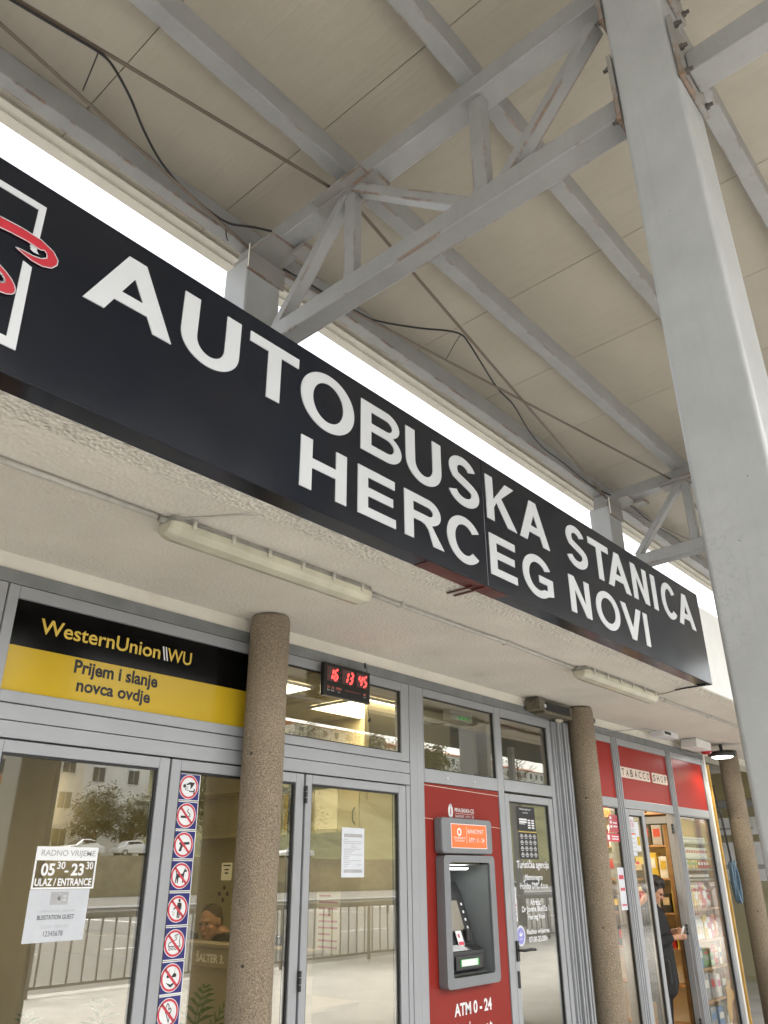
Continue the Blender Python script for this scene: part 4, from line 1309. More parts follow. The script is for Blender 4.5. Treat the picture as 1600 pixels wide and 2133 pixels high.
pn = thing('printed_notice', (3.766, 0.016, 1.536), 'tall printed white notice taped to the right hall door', 'notice')
m = MB(); rect(m, 3.666, 1.537, 3.865, 1.810, GD); m.build('sheet', 'paper', pn)
m = MB()
rect(m, 3.686, 1.757, 3.846, 1.776, GD + .0006); rect(m, 3.686, 1.562, 3.846, 1.580, GD + .0006)
m.build('header_bar', 'grey_ink', pn)
m = MB()
random.seed(3)
for k, wdt in enumerate((.03, .155, .15, .04, .05, .15, .09, .07, .16, .05, .04, .15, .06, .05, .03)):
    b = 1.742 - k * 0.0105
    a = 3.686 if k not in (3, 4) else 3.745
    rect(m, a, b, a + wdt, b + .003, GD + .0006)
stroke(m, [(3.805, 1.600), (3.812, 1.611), (3.82, 1.597), (3.83, 1.609), (3.845, 1.603)], .003, GD + .0006)
m.build('print_lines', 'grey_ink', pn)

# agency posters and stickers on the agency door
AD = -0.0205
def carpic(m, a, b, s, d):
    poly(m, [(a, b), (a + s, b), (a + s, b + s * .22), (a + s * .82, b + s * .27), (a + s * .68, b + s * .46), (a + s * .3, b + s * .46), (a + s * .14, b + s * .25), (a, b + s * .2)], d, t=.0003)
po = thing('hire_poster', (5.77, 0.02, 1.86), 'black price poster with white print at the top of the agency door', 'poster')
m = MB(); rect(m, 5.640, 1.858, 5.902, 2.036, AD); m.build('sheet', 'ink', po)
m = MB(); text(m, 'Montenegrocar', 5.675, 2.005, 5.845, 2.024, AD + .0006)
text(m, 'rent a car', 5.72, 1.985, 5.80, 1.996, AD + .0006)
rect(m, 5.662, 1.933, 5.772, 1.946, AD + .0006); rect(m, 5.662, 1.915, 5.772, 1.928, AD + .0006); rect(m, 5.662, 1.905, 5.745, 1.910, AD + .0006)
for i_ in range(4):
    for j_ in range(2): rect(m, 5.787 + j_ * .055, 1.93 - i_ * .018, 5.825 + j_ * .055, 1.941 - i_ * .018, AD + .0006)
m.build('lettering', 'white', po)
po = thing('car_poster', (5.78, 0.02, 1.655), 'dark poster of sixteen small cars below the price poster', 'poster')
m = MB(); rect(m, 5.645, 1.655, 5.912, 1.846, AD); m.build('sheet', 'ink', po)
m = MB(); rect(m, 5.645, 1.847, 5.912, 1.852, AD); m.build('yellow_line', 'wu_text', po)
m = MB(); m2 = MB()
for i_ in range(4):
    for j_ in range(4):
        carpic(m, 5.658 + j_ * .063, 1.812 - i_ * .044, .048, AD + .0006)
        rect(m2, 5.668 + j_ * .063, 1.802 - i_ * .044, 5.698 + j_ * .063, 1.806 - i_ * .044, AD + .0006)
m.build('car_pictures', 'grey_ink', po); m2.build('captions', 'white', po)
m = MB(); rect(m, 5.505, 1.235, 5.545, 1.462, AD)
o = thing('card_sticker', (5.525, 0.02, 1.235), 'narrow white sticker strip of small logos at the agency door edge', 'sticker'); m.build('strip', 'white', o)
m = MB()
for b, cc in ((1.43, 0), (1.30, 1), (1.27, 1)): disc(m, 5.525, b, .012, .012, AD + .0006, n=16)
m.build('logos', 'navy', o)
m = MB(); rect(m, 5.51, 1.335, 5.54, 1.35, AD + .0006); rect(m, 5.51, 1.315, 5.54, 1.325, AD + .0006); m.build('logos', 'ring', o)
o = thing('round_sticker', (5.568, 0.02, 1.09), 'round violet sticker with a white emblem above the door handle', 'sticker')
MT['violet'] = simple('violet_vinyl', (0.22, 0.22, 0.55), 0.5, 0.05)
m = MB(); disc(m, 5.575, 1.14, .060, .068, AD); m.build('border', 'paper', o)
m = MB(); disc(m, 5.575, 1.14, .046, .054, AD + .0006); m.build('disc', 'violet', o)
m = MB(); poly(m, [(5.575, 1.175), (5.583, 1.152), (5.603, 1.160), (5.590, 1.140), (5.575, 1.135), (5.560, 1.140), (5.547, 1.160), (5.567, 1.152)], AD + .0012)
text(m, 'IATA', 5.555, 1.112, 5.596, 1.126, AD + .0012); m.build('emblem', 'white', o)

# =================================================================== CASH MACHINE
am = thing('cash_machine', (4.9, -0.06, 0.89), 'grey cash machine with lit orange header set in the red panel', 'cash machine')
def rrect(a0, b0, a1, b1, r, n=5):
    return arc(a1 - r, b1 - r, r, r, 0, 90, n) + arc(a0 + r, b1 - r, r, r, 90, 180, n) + arc(a0 + r, b0 + r, r, r, 180, 270, n) + arc(a1 - r, b0 + r, r, r, 270, 360, n)
m = MB(); m.prism(rrect(4.553, 1.678, 5.150, 1.905, 0.028), fac, -0.008, 0.062); m.build('header_case', 'atm_grey', am, bevel=0.010, seg=3)
m = MB(); rect(m, 4.650, 1.712, 5.075, 1.868, 0.0645, t=.002); m.build('lit_border', 'white', am)
m = MB(); rect(m, 4.657, 1.717, 5.068, 1.863, 0.0660, t=.001); hs = m.build('lit_panel', 'orange_lit', am)
m = MB(); d = 0.0668
annulus(m, 4.742, 1.815, .026, .014, d); text(m, 'PRVA BANKA CG', 4.680, 1.772, 4.810, 1.784, d, off=.015); rect(m, 4.682, 1.763, 4.808, 1.765, d); rect(m, 4.695, 1.756, 4.795, 1.758, d)
rect(m, 4.826, 1.745, 4.829, 1.852, d)
text(m, 'BANKOMAT', 4.842, 1.808, 5.035, 1.836, d, off=.004); text(m, 'ATM  0 - 24', 4.850, 1.752, 5.040, 1.781, d, off=.004)
m.build('lettering', 'white', am)
# surround: a frame with a deep niche
o0 = (4.563, 0.893, 5.160, 1.668)
i0 = (4.640, 0.962, 5.085, 1.612)
fr_loops = [rrect(*o0, 0.030), rrect(i0[0] - .012, i0[1] - .012, i0[2] + .012, i0[3] + .012, 0.02)]
vs, fs = outline_mesh(fr_loops, 0.068)
m = MB(); m.add([(x_, -0.028 - z_, y_) for x_, y_, z_ in vs], fs)
fr_ = m.build('surround', 'atm_grey', am, bevel=0.010, seg=3)
m = MB()
m.add([(i0[0], -0.05, i0[1]), (i0[2], -0.05, i0[1]), (i0[2], -0.05, i0[3]), (i0[0], -0.05, i0[3]),
       (i0[0] + .02, 0.36, i0[1] + .02), (i0[2] - .02, 0.36, i0[1] + .02), (i0[2] - .02, 0.36, i0[3] - .02), (i0[0] + .02, 0.36, i0[3] - .02)],
      [(0, 1, 5, 4), (1, 2, 6, 5), (2, 3, 7, 6), (3, 0, 4, 7), (4, 5, 6, 7)])
m.build('niche', 'atm_niche', am)
m = MB(); m.prism([(4.70, 1.592), (4.95, 1.592), (4.94, 1.580), (4.71, 1.580)], fac, -0.07, -0.02); m.build('lit_strip', 'lit_white', am)
# sloping console: side profile in (depth, height)
prof = [(0.34, 0.975), (-0.01, 0.975), (-0.022, 1.09), (0.045, 1.118), (0.075, 1.19), (0.155, 1.43), (0.20, 1.50), (0.34, 1.505)]
m = MB(); m.prism(prof, lambda a, b, d: Vector((d, a, b)), 4.662, 5.045)
cons = m.build('console', 'atm_dark', am, bevel=0.006)
def slope(a, b, d, p=(0.075, 1.19), q_=(0.155, 1.43)):
    L = math.hypot(q_[0] - p[0], q_[1] - p[1]); ux, uz = (q_[0] - p[0]) / L, (q_[1] - p[1]) / L
    return Vector((a, p[0] + ux * b - uz * d, p[1] + uz * b + ux * d))
m = MB(); rect(m, 4.690, 0.015, 4.960, 0.205, 0.002, fn=slope); m.build('screen', 'screen', am)
m = MB()
for b in (0.03, 0.08, 0.13, 0.18): disc(m, 5.000, b, .010, .010, 0.003, fn=slope, n=14)
m.build('side_key', 'white', am)
m = MB(); rect(m, 4.72, 0.268, 4.77, 0.276, -0.045, fn=slope); m.build('status_light', 'led_red', am)
def tray(a, b, d): return Vector((a, -0.022 + b * 0.923 + d * -.385, 1.09 + b * 0.385 + d * .923))
m = MB(); rect(m, 4.68, 0.006, 4.90, 0.068, 0.003, fn=tray); m.build('keypad', 'metal', am)
m = MB()
for i_ in range(4):
    for j_ in range(4): rect(m, 4.686 + i_ * .047, 0.010 + j_ * .017, 4.725 + i_ * .047, 0.023 + j_ * .017, 0.0055, fn=tray, t=.002)
m.build('key', 'white', am)
m = MB(); m.prism(rrect(4.82, 1.118, 4.885, 1.205, .006), lambda a, b, d: Vector((a, 0.042 + (b - 1.118) * .35 - d, b)), .012, .014); stc = m.build('instruction_sticker', 'white', am)
m = MB(); m.prism([(4.824, 1.122), (4.881, 1.122), (4.881, 1.142), (4.824, 1.142)], lambda a, b, d: Vector((a, 0.042 + (b - 1.118) * .35 - d, b)), .0145, .015)
m.prism([(4.838, 1.165), (4.855, 1.165), (4.855, 1.188), (4.838, 1.188)], lambda a, b, d: Vector((a, 0.042 + (b - 1.118) * .35 - d, b)), .0145, .015); m.build('sticker_print', 'ring', am)
m = MB(); m.box(4.93, 0.035, 1.13, 4.985, 0.08, 1.215); m.build('card_slot', 'hinge', am, bevel=.012)
m = MB(); m.box(4.70, -0.032, 0.985, 5.00, -0.005, 1.065); m.build('cash_drawer', 'atm_dark', am, bevel=.005)
m = MB(); m.box(4.745, -0.038, 1.006, 4.945, -0.0325, 1.046); m.build('cash_slot', 'green_lit', am)
m = MB(); m.box(4.747, -0.042, 1.008, 4.925, -0.0385, 1.0445); m.build('slot_shutter', 'white', am)

# lettering on the red panel round the machine
rp = thing('bank_lettering', (4.92, 0.008, 0.6), 'white bank logo and cash machine wording on the red panel', 'lettering')
d = -0.0085
m = MB()
for k in range(2):
    c0, c1 = 4.755, 1.952
    pts = [(c0 + (.036 - .004 * k) * math.cos(R(t_)) * (.8), c1 + (.050 - .003 * k) * math.sin(R(t_))) for t_ in range(60 + 180 * k, 275 + 180 * k, 12)]
    inn = [(c0 + (.016) * math.cos(R(t_)) * (.9) + (.008 if k == 0 else -.008), c1 + .034 * math.sin(R(t_))) for t_ in range(60 + 180 * k, 275 + 180 * k, 12)]
    m.prism(pts + inn[::-1], fac, d - .0005, d)
text(m, 'PRVA BANKA CG', 4.803, 1.950, 5.035, 1.978, d, off=.012); rect(m, 4.805, 1.940, 5.035, 1.942, d); text(m, 'BANKOMAT - ATM 0 - 24h', 4.807, 1.915, 5.035, 1.932, d)
m.build('logo_lettering', 'white', rp)
m = MB(); text(m, 'ATM 0 - 24', 4.715, 0.728, 5.135, 0.800, d, off=.03); text(m, 'Bankomat', 4.72, 0.590, 5.13, 0.690, d, off=.0); m.build('lettering', 'white', rp)
m = MB(); m.tube([(4.455, 0.006, 2.108), (5.367, 0.006, 2.090)], 0.0022, 5); m.tube([(4.456, 0.008, 1.897), (4.55, 0.008, 1.893)], 0.0015, 5); m.tube([(5.15, 0.008, 1.872), (5.367, 0.008, 1.862)], 0.0018, 5)
m.build('foil_crease', 'cream_tile', rp)

# =================================================================== THINGS ON THE SOFFIT
def batten(x0, x1, y, label, pinkish=False):
    t = thing('batten_light', ((x0 + x1) / 2, y, ZS), label, 'light fitting', 'batten lights on the soffit')
    prof = [(-.052, .0), (-.066, -.030), (.066, -.030), (.052, .0)]
    m = MB(); m.prism(prof, lambda a, b, d: Vector((d, y + a, ZS + b)), x0 + 0.012, x1 - 0.012); m.build('housing', 'lamp_body', t, bevel=.004)
    lp = [(-.068, -.031), (-.062, -.062), (-.040, -.085), (0, -.093), (.040, -.085), (.062, -.062), (.068, -.031)]
    m = MB()
    secs = ((x0, .72), (x0 + .012, .86), (x0 + .045, 1.0), (x1 - .045, 1.0), (x1 - .012, .86), (x1, .72))
    vs, fs = [], []
    n = len(lp)
    for xx, s in secs: vs += [(xx, y + a * s, ZS - .031 + (b + .031) * s) for a, b in lp]
    for i in range(len(secs) - 1):
        for k in range(n): fs.append((i * n + k, i * n + (k + 1) % n, (i + 1) * n + (k + 1) % n, (i + 1) * n + k))
    fs += [tuple(range(n)), tuple(range((len(secs) - 1) * n, len(secs) * n))]
    m.add(vs, fs); m.build('diffuser', 'lamp_lens', t, bevel=.003)
    for k in range(6):
        xx = x0 + .10 + k * (x1 - x0 - .2) / 5
        m = MB(); m.box(xx - .009, y - .076, ZS - .050, xx + .009, y - .0685, ZS - .014); m.box(xx - .006, y - .080, ZS - .030, xx + .006, y - .0765, ZS - .018)
        m.build('clip', 'clip', t)
    m = MB(); m.tube([(x0 - .03, y, ZS - .018), (x0 + .02, y, ZS - .018)], .014, 10); m.tube([(x1 - .02, y, ZS - .018), (x1 + .03, y, ZS - .018)], .014, 10); m.build('gland', 'lamp_body', t)
    return t
batten(1.66, 2.90, -0.86, 'long dusty batten light with yellowed lens, nearer of the two')
batten(5.16, 6.42, -0.88, 'long batten light farther along, reflecting the red shop front')
for xa, xb in ((-3.5, 1.62), (2.94, 5.12), (6.46, 13.0)):
    t = thing('conduit_pipe', ((xa + xb) / 2, -.85, ZS - .01), {-3.5: 'painted conduit running on the soffit left of the nearer batten light', 2.94: 'painted conduit on the soffit between the two batten lights', 6.46: 'painted conduit on the soffit beyond the farther batten light'}[xa], 'conduit', 'conduits on the soffit')
    m = MB()
    n = int((xb - xa) / .5) + 2
    m.tube([(xa + (xb - xa) * k / (n - 1), -.858 + .006 * math.sin(k * 1.7), ZS - .014 + .002 * math.sin(k * 2.3)) for k in range(n)], .0135, 8)
    m.build('pipe', 'conduit', t, smooth=True)
    k = xa + .25
    while k < xb:
        m = MB(); m.box(k - .010, -.880, ZS - .026, k + .010, -.836, ZS - .0005); m.build('saddle', 'conduit', t, bevel=.002)
        k += 1.05
for pts, lab in (([(1.69, -.87, 2.90), (1.74, -.95, 2.903), (1.79, -1.02, 2.904), (1.84, -1.10, 2.905), (1.90, -1.165, 2.905)], 'thin cable from the nearer batten light to the soffit edge'),
                 ([(6.42, -.87, 2.90), (6.47, -.95, 2.902), (6.44, -1.05, 2.904), (6.40, -1.16, 2.905)], 'thin cable from the farther batten light to the sign end'),
                 ([(6.70, -.02, 2.83), (7.2, -.03, 2.80), (7.6, -.02, 2.84), (8.0, -.1, 2.90), (8.3, -.12, 2.905)], 'thin cable looping above the tobacco shop front'),
                 ([(8.45, -.12, 2.905), (8.8, -.06, 2.86), (9.2, -.03, 2.80), (9.5, -.03, 2.80), (9.75, -.05, 2.83)], 'thin cable drooping to the lit round lamp')):
    m = MB(); m.tube(smooth_pts(pts), .0045, 6)
    tag(m.build('thin_cable', 'conduit' if 'batten' in lab else 'grey_ink', None, smooth=True), lab, 'cable')
mo = thing('shutter_motor', (6.12, -.08, 2.76), 'dusty brown shutter motor box bracketed above the agency door', 'motor')
m = MB(); m.box(5.84, -.15, 2.795, 5.93, -.01, 2.885); m.build('bracket', 'motor', mo, bevel=.006)
m = MB(); m.box(5.935, -.135, 2.775, 6.42, -.02, 2.885); m.build('casing', 'motor', mo, bevel=.006)
m = MB(); m.box(5.96, -.142, 2.80, 6.36, -.1355, 2.87); m.build('dark_grille', 'rubber', mo)
m = MB(); m.tube([(5.80, -.09, 2.85), (5.84, -.09, 2.85)], .016, 10); m.tube([(5.79, -.09, 2.82), (5.81, -.1, 2.86), (5.84, -.11, 2.84)], .006, 6); m.tube([(6.42, -.08, 2.84), (6.90, -.08, 2.84)], .030, 14); m.build('shaft', 'motor', mo)
m = MB(); m.box(5.905, -.158, 2.815, 5.93, -.1505, 2.84); m.build('label_plate', 'white', mo)
m = MB(); m.ell((6.30, -.06, 2.765), (.05, .03, .018)); m.build('pulley', 'lamp_lens', mo)

sb = thing('sensor_box', (8.42, -.12, ZS), 'small white box on the soffit above the tobacco letters', 'box')
m = MB(); m.box(8.24, -.20, ZS - .055, 8.62, -.05, ZS - .001); m.build('case', 'white', sb, bevel=.004)
m = MB(); m.box(8.26, -.203, ZS - .040, 8.42, -.2005, ZS - .012); m.build('grille', 'rubber', sb)
si = thing('alarm_siren', (9.25, -.18, ZS), 'white alarm siren with a red lens under the soffit', 'siren')
m = MB(); m.prism([(8.95, ZS - .10), (9.40, ZS - .10), (9.40, ZS - .012), (8.98, ZS - .004)], lambda a, b, d: Vector((a, d, b)), -.26, -.08); m.build('case', 'parapet', si, bevel=.008)
m = MB(); m.lathe((9.47, -.17, ZS - .055), [(.0, -.072), (.035, -.07), (.06, -.05), (.066, .0), (.06, .045)], 18); m.build('red_lens', 'sign_red', si, smooth=True)
ld = thing('round_lamp', (9.72, -.26, ZS), 'lit round black-rimmed lamp beside the last column', 'lamp')
m = MB(); m.lathe((9.70, -.26, 2.80), [(.15, .022), (.155, .0), (.15, -.02), (.12, -.03)], 28); m.build('rim', 'hinge', ld, smooth=False)
m = MB(); m.lathe((9.70, -.26, 2.769), [(.118, .0), (.10, -.010), (.03, -.014)], 28); m.build('lens', 'lit_white', ld)
m = MB(); m.tube([(9.70, -.26, 2.82), (9.70, -.26, ZS)], .02, 8); m.build('stem', 'hinge', ld)
lamp_l = bpy.data.lights.new('round_lamp_light', 'SPOT'); lamp_l.energy = 9; lamp_l.spot_size = R(125); lamp_l.color = (1, .9, .66); lamp_l.shadow_soft_size = .1
lo = bpy.data.objects.new('round_lamp_light', lamp_l); COL.objects.link(lo); lo.location = (9.70, -.26, 2.75); lo.rotation_euler = (0, R(18), 0)

# letter tiles of the tobacco shop
tt = thing('tobacco_sign', (8.09, 0.01, 2.40), 'row of cream letter tiles spelling the tobacco shop name on red', 'sign')
m = MB(); m2 = MB(); a = 7.545
for ch in 'TABACCO SHOP':
    if ch == ' ':
        a += .055; continue
    rect(m, a, 2.400, a + .092, 2.500, -.004, t=.006)
    text(m2, ch, a + .018, 2.418, a + .075, 2.484, -.0032, off=.012)
    a += .0955
m.build('tile', 'cream_tile', tt); m2.build('lettering', 'ink', tt)

# =================================================================== HALL INTERIOR
ct = thing('ticket_counter', (4.25, 2.2, 0), 'beige ticket counter with a glass screen and pale counter number inside the hall', 'counter')
m = MB(); m.box(4.0, 0.62, 0.012, 4.05, 4.19, 1.085); m.build('front_panel', 'counter', ct, bevel=.003)
m = MB(); m.box(3.985, 0.62, 0.965, 3.9995, 4.19, 1.09); m.build('fascia', 'counter', ct, bevel=.003)
m = MB(); m.box(3.97, 0.60, 1.0905, 4.14, 4.19, 1.115); m.build('counter_top', 'counter', ct, bevel=.004)
m = MB(); m.box(4.051, 0.62, .765, 4.50, 4.19, .79); m.build('desk_top', 'counter', ct, bevel=.004)
m = MB(); m.box(4.03, 0.62, 1.13, 4.036, 4.19, 2.0); m.build('glass_screen', 'acrylic', ct)
def cfac(a, b, d): return Vector((3.985 - d, a, b))
m = MB()
text(m, 'ŠALTER 3.', 1.745, 0.995, 1.43, 1.062, .001, fn=cfac, off=.035); m.build('lettering', 'letter_gold', ct)
m = MB()
for a, b in ((1.535, 1.47), (1.585, 1.43), (1.495, 1.43), (1.54, 1.39)): m.lathe((4.026, a, b), [(.014, .0), (.014, -.003)], 12, 'x')
m.build('speech_hole', 'rubber', ct)
tn = thing('counter_note', (4.02, 1.52, 1.52), 'small cream note stuck on the counter glass above the clerk', 'notice')
def gfac(a, b, d): return Vector((4.028 - d, a, b))
m = MB(); rect(m, 1.585, 1.52, 1.465, 1.635, .0, fn=gfac); m.build('sheet', 'letter_gold', tn)
m = MB()
for b, w in ((1.613, .085), (1.585, .05), (1.562, .04)): rect(m, 1.525 + w / 2, b, 1.525 - w / 2, b + .010, .0012, fn=gfac)
m.build('print_lines', 'ink', tn)
mn = thing('monitor', (4.20, 2.2, .79), 'black screen on the ticket counter beside the clerk', 'monitor')
m = MB(); m.box(4.12, 2.16, .7905, 4.26, 2.36, .80); m.box(4.18, 2.24, .80, 4.195, 2.28, .95); m.build('stand', 'atm_dark', mn)
m = MB(); m.box(4.15, 2.08, .90, 4.175, 2.44, 1.14); m.build('panel', 'atm_dark', mn, bevel=.004)
ph = thing('desk_phone', (4.12, 1.86, 1.115), 'black desk telephone with a pale display on the counter beside the clerk', 'telephone')
m = MB(); m.prism([(0, 0), (.12, 0), (.12, .03), (0, .085)], lambda a, b, d: Vector((4.08 + a, d, 1.116 + b)), 2.02, 2.13); m.build('body', 'atm_dark', ph, bevel=.005)
m = MB(); m.box(4.074, 2.05, 1.135, 4.079, 2.09, 1.18); m.build('display', 'paper', ph)

def remesh_body(name, mb, mat, parent=None, voxel=0.010, it=4):
    o = mb.build(name, mat, None)
    rm = o.modifiers.new('r', 'REMESH'); rm.mode = 'VOXEL'; rm.voxel_size = voxel
    sm = o.modifiers.new('s', 'SMOOTH'); sm.iterations = it; sm.factor = .5
    bpy.context.view_layer.update()
    dg = bpy.context.evaluated_depsgraph_get()
    me = bpy.data.meshes.new_from_object(o.evaluated_get(dg))
    o.modifiers.clear()
    o.data = me
    for p in me.polygons: p.use_smooth = True
    if not me.materials: me.materials.append(MT[mat])
    if parent is not None:
        o.parent = parent
        o.location = o.location - ORG[parent.name]
    return o

def head(mb, c, s=1.0, yaw=0.0, pitch=0.0):
    """head with face towards +x before turning; c is the head centre"""
    rt = Euler((0, pitch, yaw)).to_matrix()
    T = lambda x, y, z: Vector(c) + rt @ Vector((x * s, y * s, z * s))
    def E_(x, y, z, rx_, ry_, rz_): mb.ell(T(x, y, z), (rx_ * s, ry_ * s, rz_ * s), 14, 10, (0, pitch, yaw))
    E_(-.012, 0, .030, .095, .075, .088)      # skull
    E_(.030, 0, -.035, .058, .058, .078)      # face
    E_(.058, 0, -.090, .028, .032, .024)      # chin
    E_(.080, 0, .028, .016, .048, .012)       # brow
    mb.capsule(T(.085, 0, .012), T(.108, 0, -.026), .010 * s, .014 * s, 8)   # nose
    E_(.088, 0, -.058, .010, .024, .006)      # lips
    E_(.086, 0, -.068, .010, .022, .006)
    for sy in (-1, 1):
        E_(-.010, sy * .076, -.005, .020, .010, .030)   # ears
        E_(.055, sy * .036, -.022, .024, .022, .018)    # cheeks
        mb.capsule(T(-.03, sy * .0, -.08), T(-.045, 0, -.15), .052 * s, .056 * s, 10)
    return T

# the clerk, seated behind the counter, looking down at the desk
cl = thing('person', (4.42, 1.72, 0), 'seated man with cropped hair and dark jacket looking down behind the ticket counter', 'person')
HC = (4.25, 1.955, 1.225)
m = MB()
T = head(m, HC, 1.0, R(197), R(11))
m.capsule((4.40, 1.87, 1.06), (4.33, 1.915, 1.15), .06, .055)
m.capsule((4.48, 1.83, .62), (4.44, 1.84, .96), .15, .15); m.capsule((4.44, 1.66, .985), (4.44, 2.02, .985), .075, .075)
for sy, hx in ((2.08, 4.24), (1.60, 4.26)):
    el = (4.40, sy + (.03 if sy > 1.8 else -.03), .80)
    hy = 1.93 if sy > 1.8 else 1.75
    m.capsule((4.44, sy, .96), el, .05, .045); m.capsule(el, (hx + .05, hy, .815), .042, .032)
    m.ell((hx + .02, hy, .815), (.045, .036, .016))
    for f_ in range(4): m.capsule((hx - .01, hy - .026 + f_ * .017, .817), (hx - .055 + .01 * abs(f_ - 1.5), hy - .030 + f_ * .020, .807), .009, .007, 7)
    m.capsule((hx + .03, hy + .03, .815), (hx - .015, hy + .052, .81), .010, .008, 7)
for sy in (1.74, 1.96):
    m.capsule((4.50, sy, .56), (4.20, sy, .56), .085, .065); m.capsule((4.20, sy, .56), (4.22, sy, .10), .06, .045); m.capsule((4.24, sy, .06), (4.10, sy, .05), .042, .035)
remesh_body('body', m, 'skin', cl, .007, 3)
m = MB()
rt = Euler((0, R(11), R(197))).to_matrix()
for (x_, z_, rx_, ry_, rz_) in ((-.024, .050, .092, .0785, .078), (-.050, .005, .066, .077, .078)):
    m.ell(Vector(HC) + rt @ Vector((x_, 0, z_)), (rx_, ry_, rz_), 16, 12, (0, R(11), R(197)))
remesh_body('hair', m, 'hair_short', cl, .008, 3)
m = MB()
m.capsule((4.48, 1.83, .62), (4.44, 1.84, .96), .165, .165); m.capsule((4.44, 1.65, .985), (4.44, 2.03, .985), .088, .088); m.capsule((4.43, 1.85, 1.02), (4.34, 1.90, 1.09), .095, .085)
for sy, hx in ((2.08, 4.24), (1.60, 4.26)):
    el = (4.40, sy + (.03 if sy > 1.8 else -.03), .80)
    hy = 1.93 if sy > 1.8 else 1.75
    m.capsule((4.44, sy, .96), el, .062, .055); m.capsule(el, (hx + .09, hy, .815), .052, .042)
remesh_body('jacket', m, 'coat', cl, .010, 3)
m = MB()
for k, (dx, dy) in enumerate(((0.098, .030), (0.098, -.030))):
    m.ell(T(dx - .012, dy, .008), (.010, .013, .006))
m.build('eye', 'ink', cl)
oc = thing('office_chair', (4.50, 1.68, 0), 'dark office chair behind the clerk at the ticket counter', 'chair')
m = MB(); m.box(4.32, 1.62, .43, 4.74, 2.06, .47); m.build('seat', 'coat', oc, bevel=.02)
m = MB(); m.box(4.675, 1.63, .58, 4.72, 2.05, 1.13); m.build('backrest', 'coat', oc, bevel=.02)
m = MB(); m.tube([(4.54, 1.84, .06), (4.54, 1.84, .43)], .025, 10)
for k in range(5): m.beam((4.54, 1.84, .07), (4.54 + .26 * math.cos(k * 1.2566), 1.84 + .26 * math.sin(k * 1.2566), .05), .03, .03)
m.beam((4.71, 1.84, .45), (4.71, 1.84, .62), .05, .02); m.build('base', 'atm_dark', oc)

# cupboards and shelves on the office wall
kb = thing('wall_cupboard', (4.85, 1.0, 1.85), 'beige wall cupboard with bow handles behind the ticket office', 'cupboard')
for ya, yb in ((0.60, .83), (.835, 1.06)):
    m = MB(); m.box(4.70, ya, 1.853, 4.718, yb - .004, 2.40); f_ = m.build('door', 'cupboard', kb, bevel=.002)
    hy = yb - .04 if ya < .7 else ya + .04
    m = MB(); m.tube(smooth_pts([(4.70, hy, 1.90), (4.678, hy, 1.925), (4.674, hy, 1.96), (4.678, hy, 1.995), (4.70, hy, 2.02)]), .005, 6); m.build('handle', 'hinge', f_)
m = MB(); m.box(4.7185, 0.60, 1.85, 4.955, 1.06, 2.40); m.build('carcass', 'cupboard', kb)
m = MB(); m.box(4.70, 1.065, 1.85, 4.955, 4.1, 1.875); m.box(4.70, 1.065, 2.22, 4.955, 4.1, 2.245); m.box(4.945, 1.065, 1.876, 4.955, 4.1, 2.219)
m.build('shelf', 'cupboard', kb)
random.seed(5)
y_ = 1.08
fcols = [('paper', 'white'), ('wu_yellow', 'yellow'), ('atm_dark', 'black'), ('cupboard', 'beige'), ('navy', 'navy')]
for k in range(9):
    w = (.26, .05, .05, .045, .06, .05, .05, .06, .05)[k]
    mt, nm = (('letter_gold', 'cream'), ('cupboard', 'beige'), ('wu_yellow', 'yellow'), ('atm_dark', 'black'), ('navy', 'navy'), ('paper', 'white'), ('wu_yellow', 'yellow'), ('cupboard', 'beige'), ('navy', 'navy'))[k]
    m = MB(); m.box(4.72, y_, 1.8765, 4.93, y_ + w, 1.8765 + (.29 if k else .30)); o = m.build('binder', mt, None, bevel=.002)
    tag(o, ('wide cream box file with printed lines' if k == 0 else '%s binder standing number-free on the office shelf' % nm) if k == 0 else {1: 'beige binder next to the wide cream box file on the office shelf', 2: 'yellow binder between the beige and the black one on the office shelf', 3: 'black binder right after the first yellow binder on the office shelf', 4: 'navy binder next to the black one on the office shelf', 5: 'white binder in the office shelf row', 6: 'yellow binder beside the white binder', 7: 'beige binder deep in the office shelf row', 8: 'navy binder last in the office shelf row'}[k], 'binder', 'binders on the office shelf')
    y_ += w + .008
def wfac(a, b, d): return Vector((4.958 - d, a, b))
def wall_notice(a0, b0, a1, b1, lab, lines=6, mat='letter_gold', red=False):
    t = thing('wall_notice', (4.95, (a0 + a1) / 2, b0), lab, 'notice', 'papers on the office wall')
    m = MB(); rect(m, a0, b0, a1, b1, .001, fn=wfac); m.build('sheet', mat, t)
    m = MB()
    for k in range(lines):
        b = b1 - (b1 - b0) * (k + .8) / (lines + .6)
        rect(m, a0 + (a1 - a0) * .1, b, a0 + (a1 - a0) * (.9 if k % 3 else .6), b + (b1 - b0) * .25 / lines, .0022, fn=wfac)
    m.build('print_lines', 'ring' if red else 'ink', t)
wall_notice(1.52, 1.00, 1.26, 1.43, 'tall cream timetable sheet with red lines on the office wall', 9, red=True)
wall_notice(1.05, 1.27, .72, 1.50, 'broad cream sheet with a printed table on the office wall, upper of two', 7)
wall_notice(1.05, 1.02, .72, 1.25, 'broad cream sheet with two printed tables on the office wall, lower of two', 8)
wall_notice(.70, 1.42, .60, 1.56, 'small pale sheet at the corner of the office wall', 3)
t = thing('first_aid_box', (4.0, 3.5, 1.9), 'pale first aid cupboard with a red cross in the hall', 'first aid box')
m = MB(); m.box(4.78, 1.90, 1.50, 4.955, 2.22, 1.80); m.build('case', 'cupboard', t, bevel=.004)
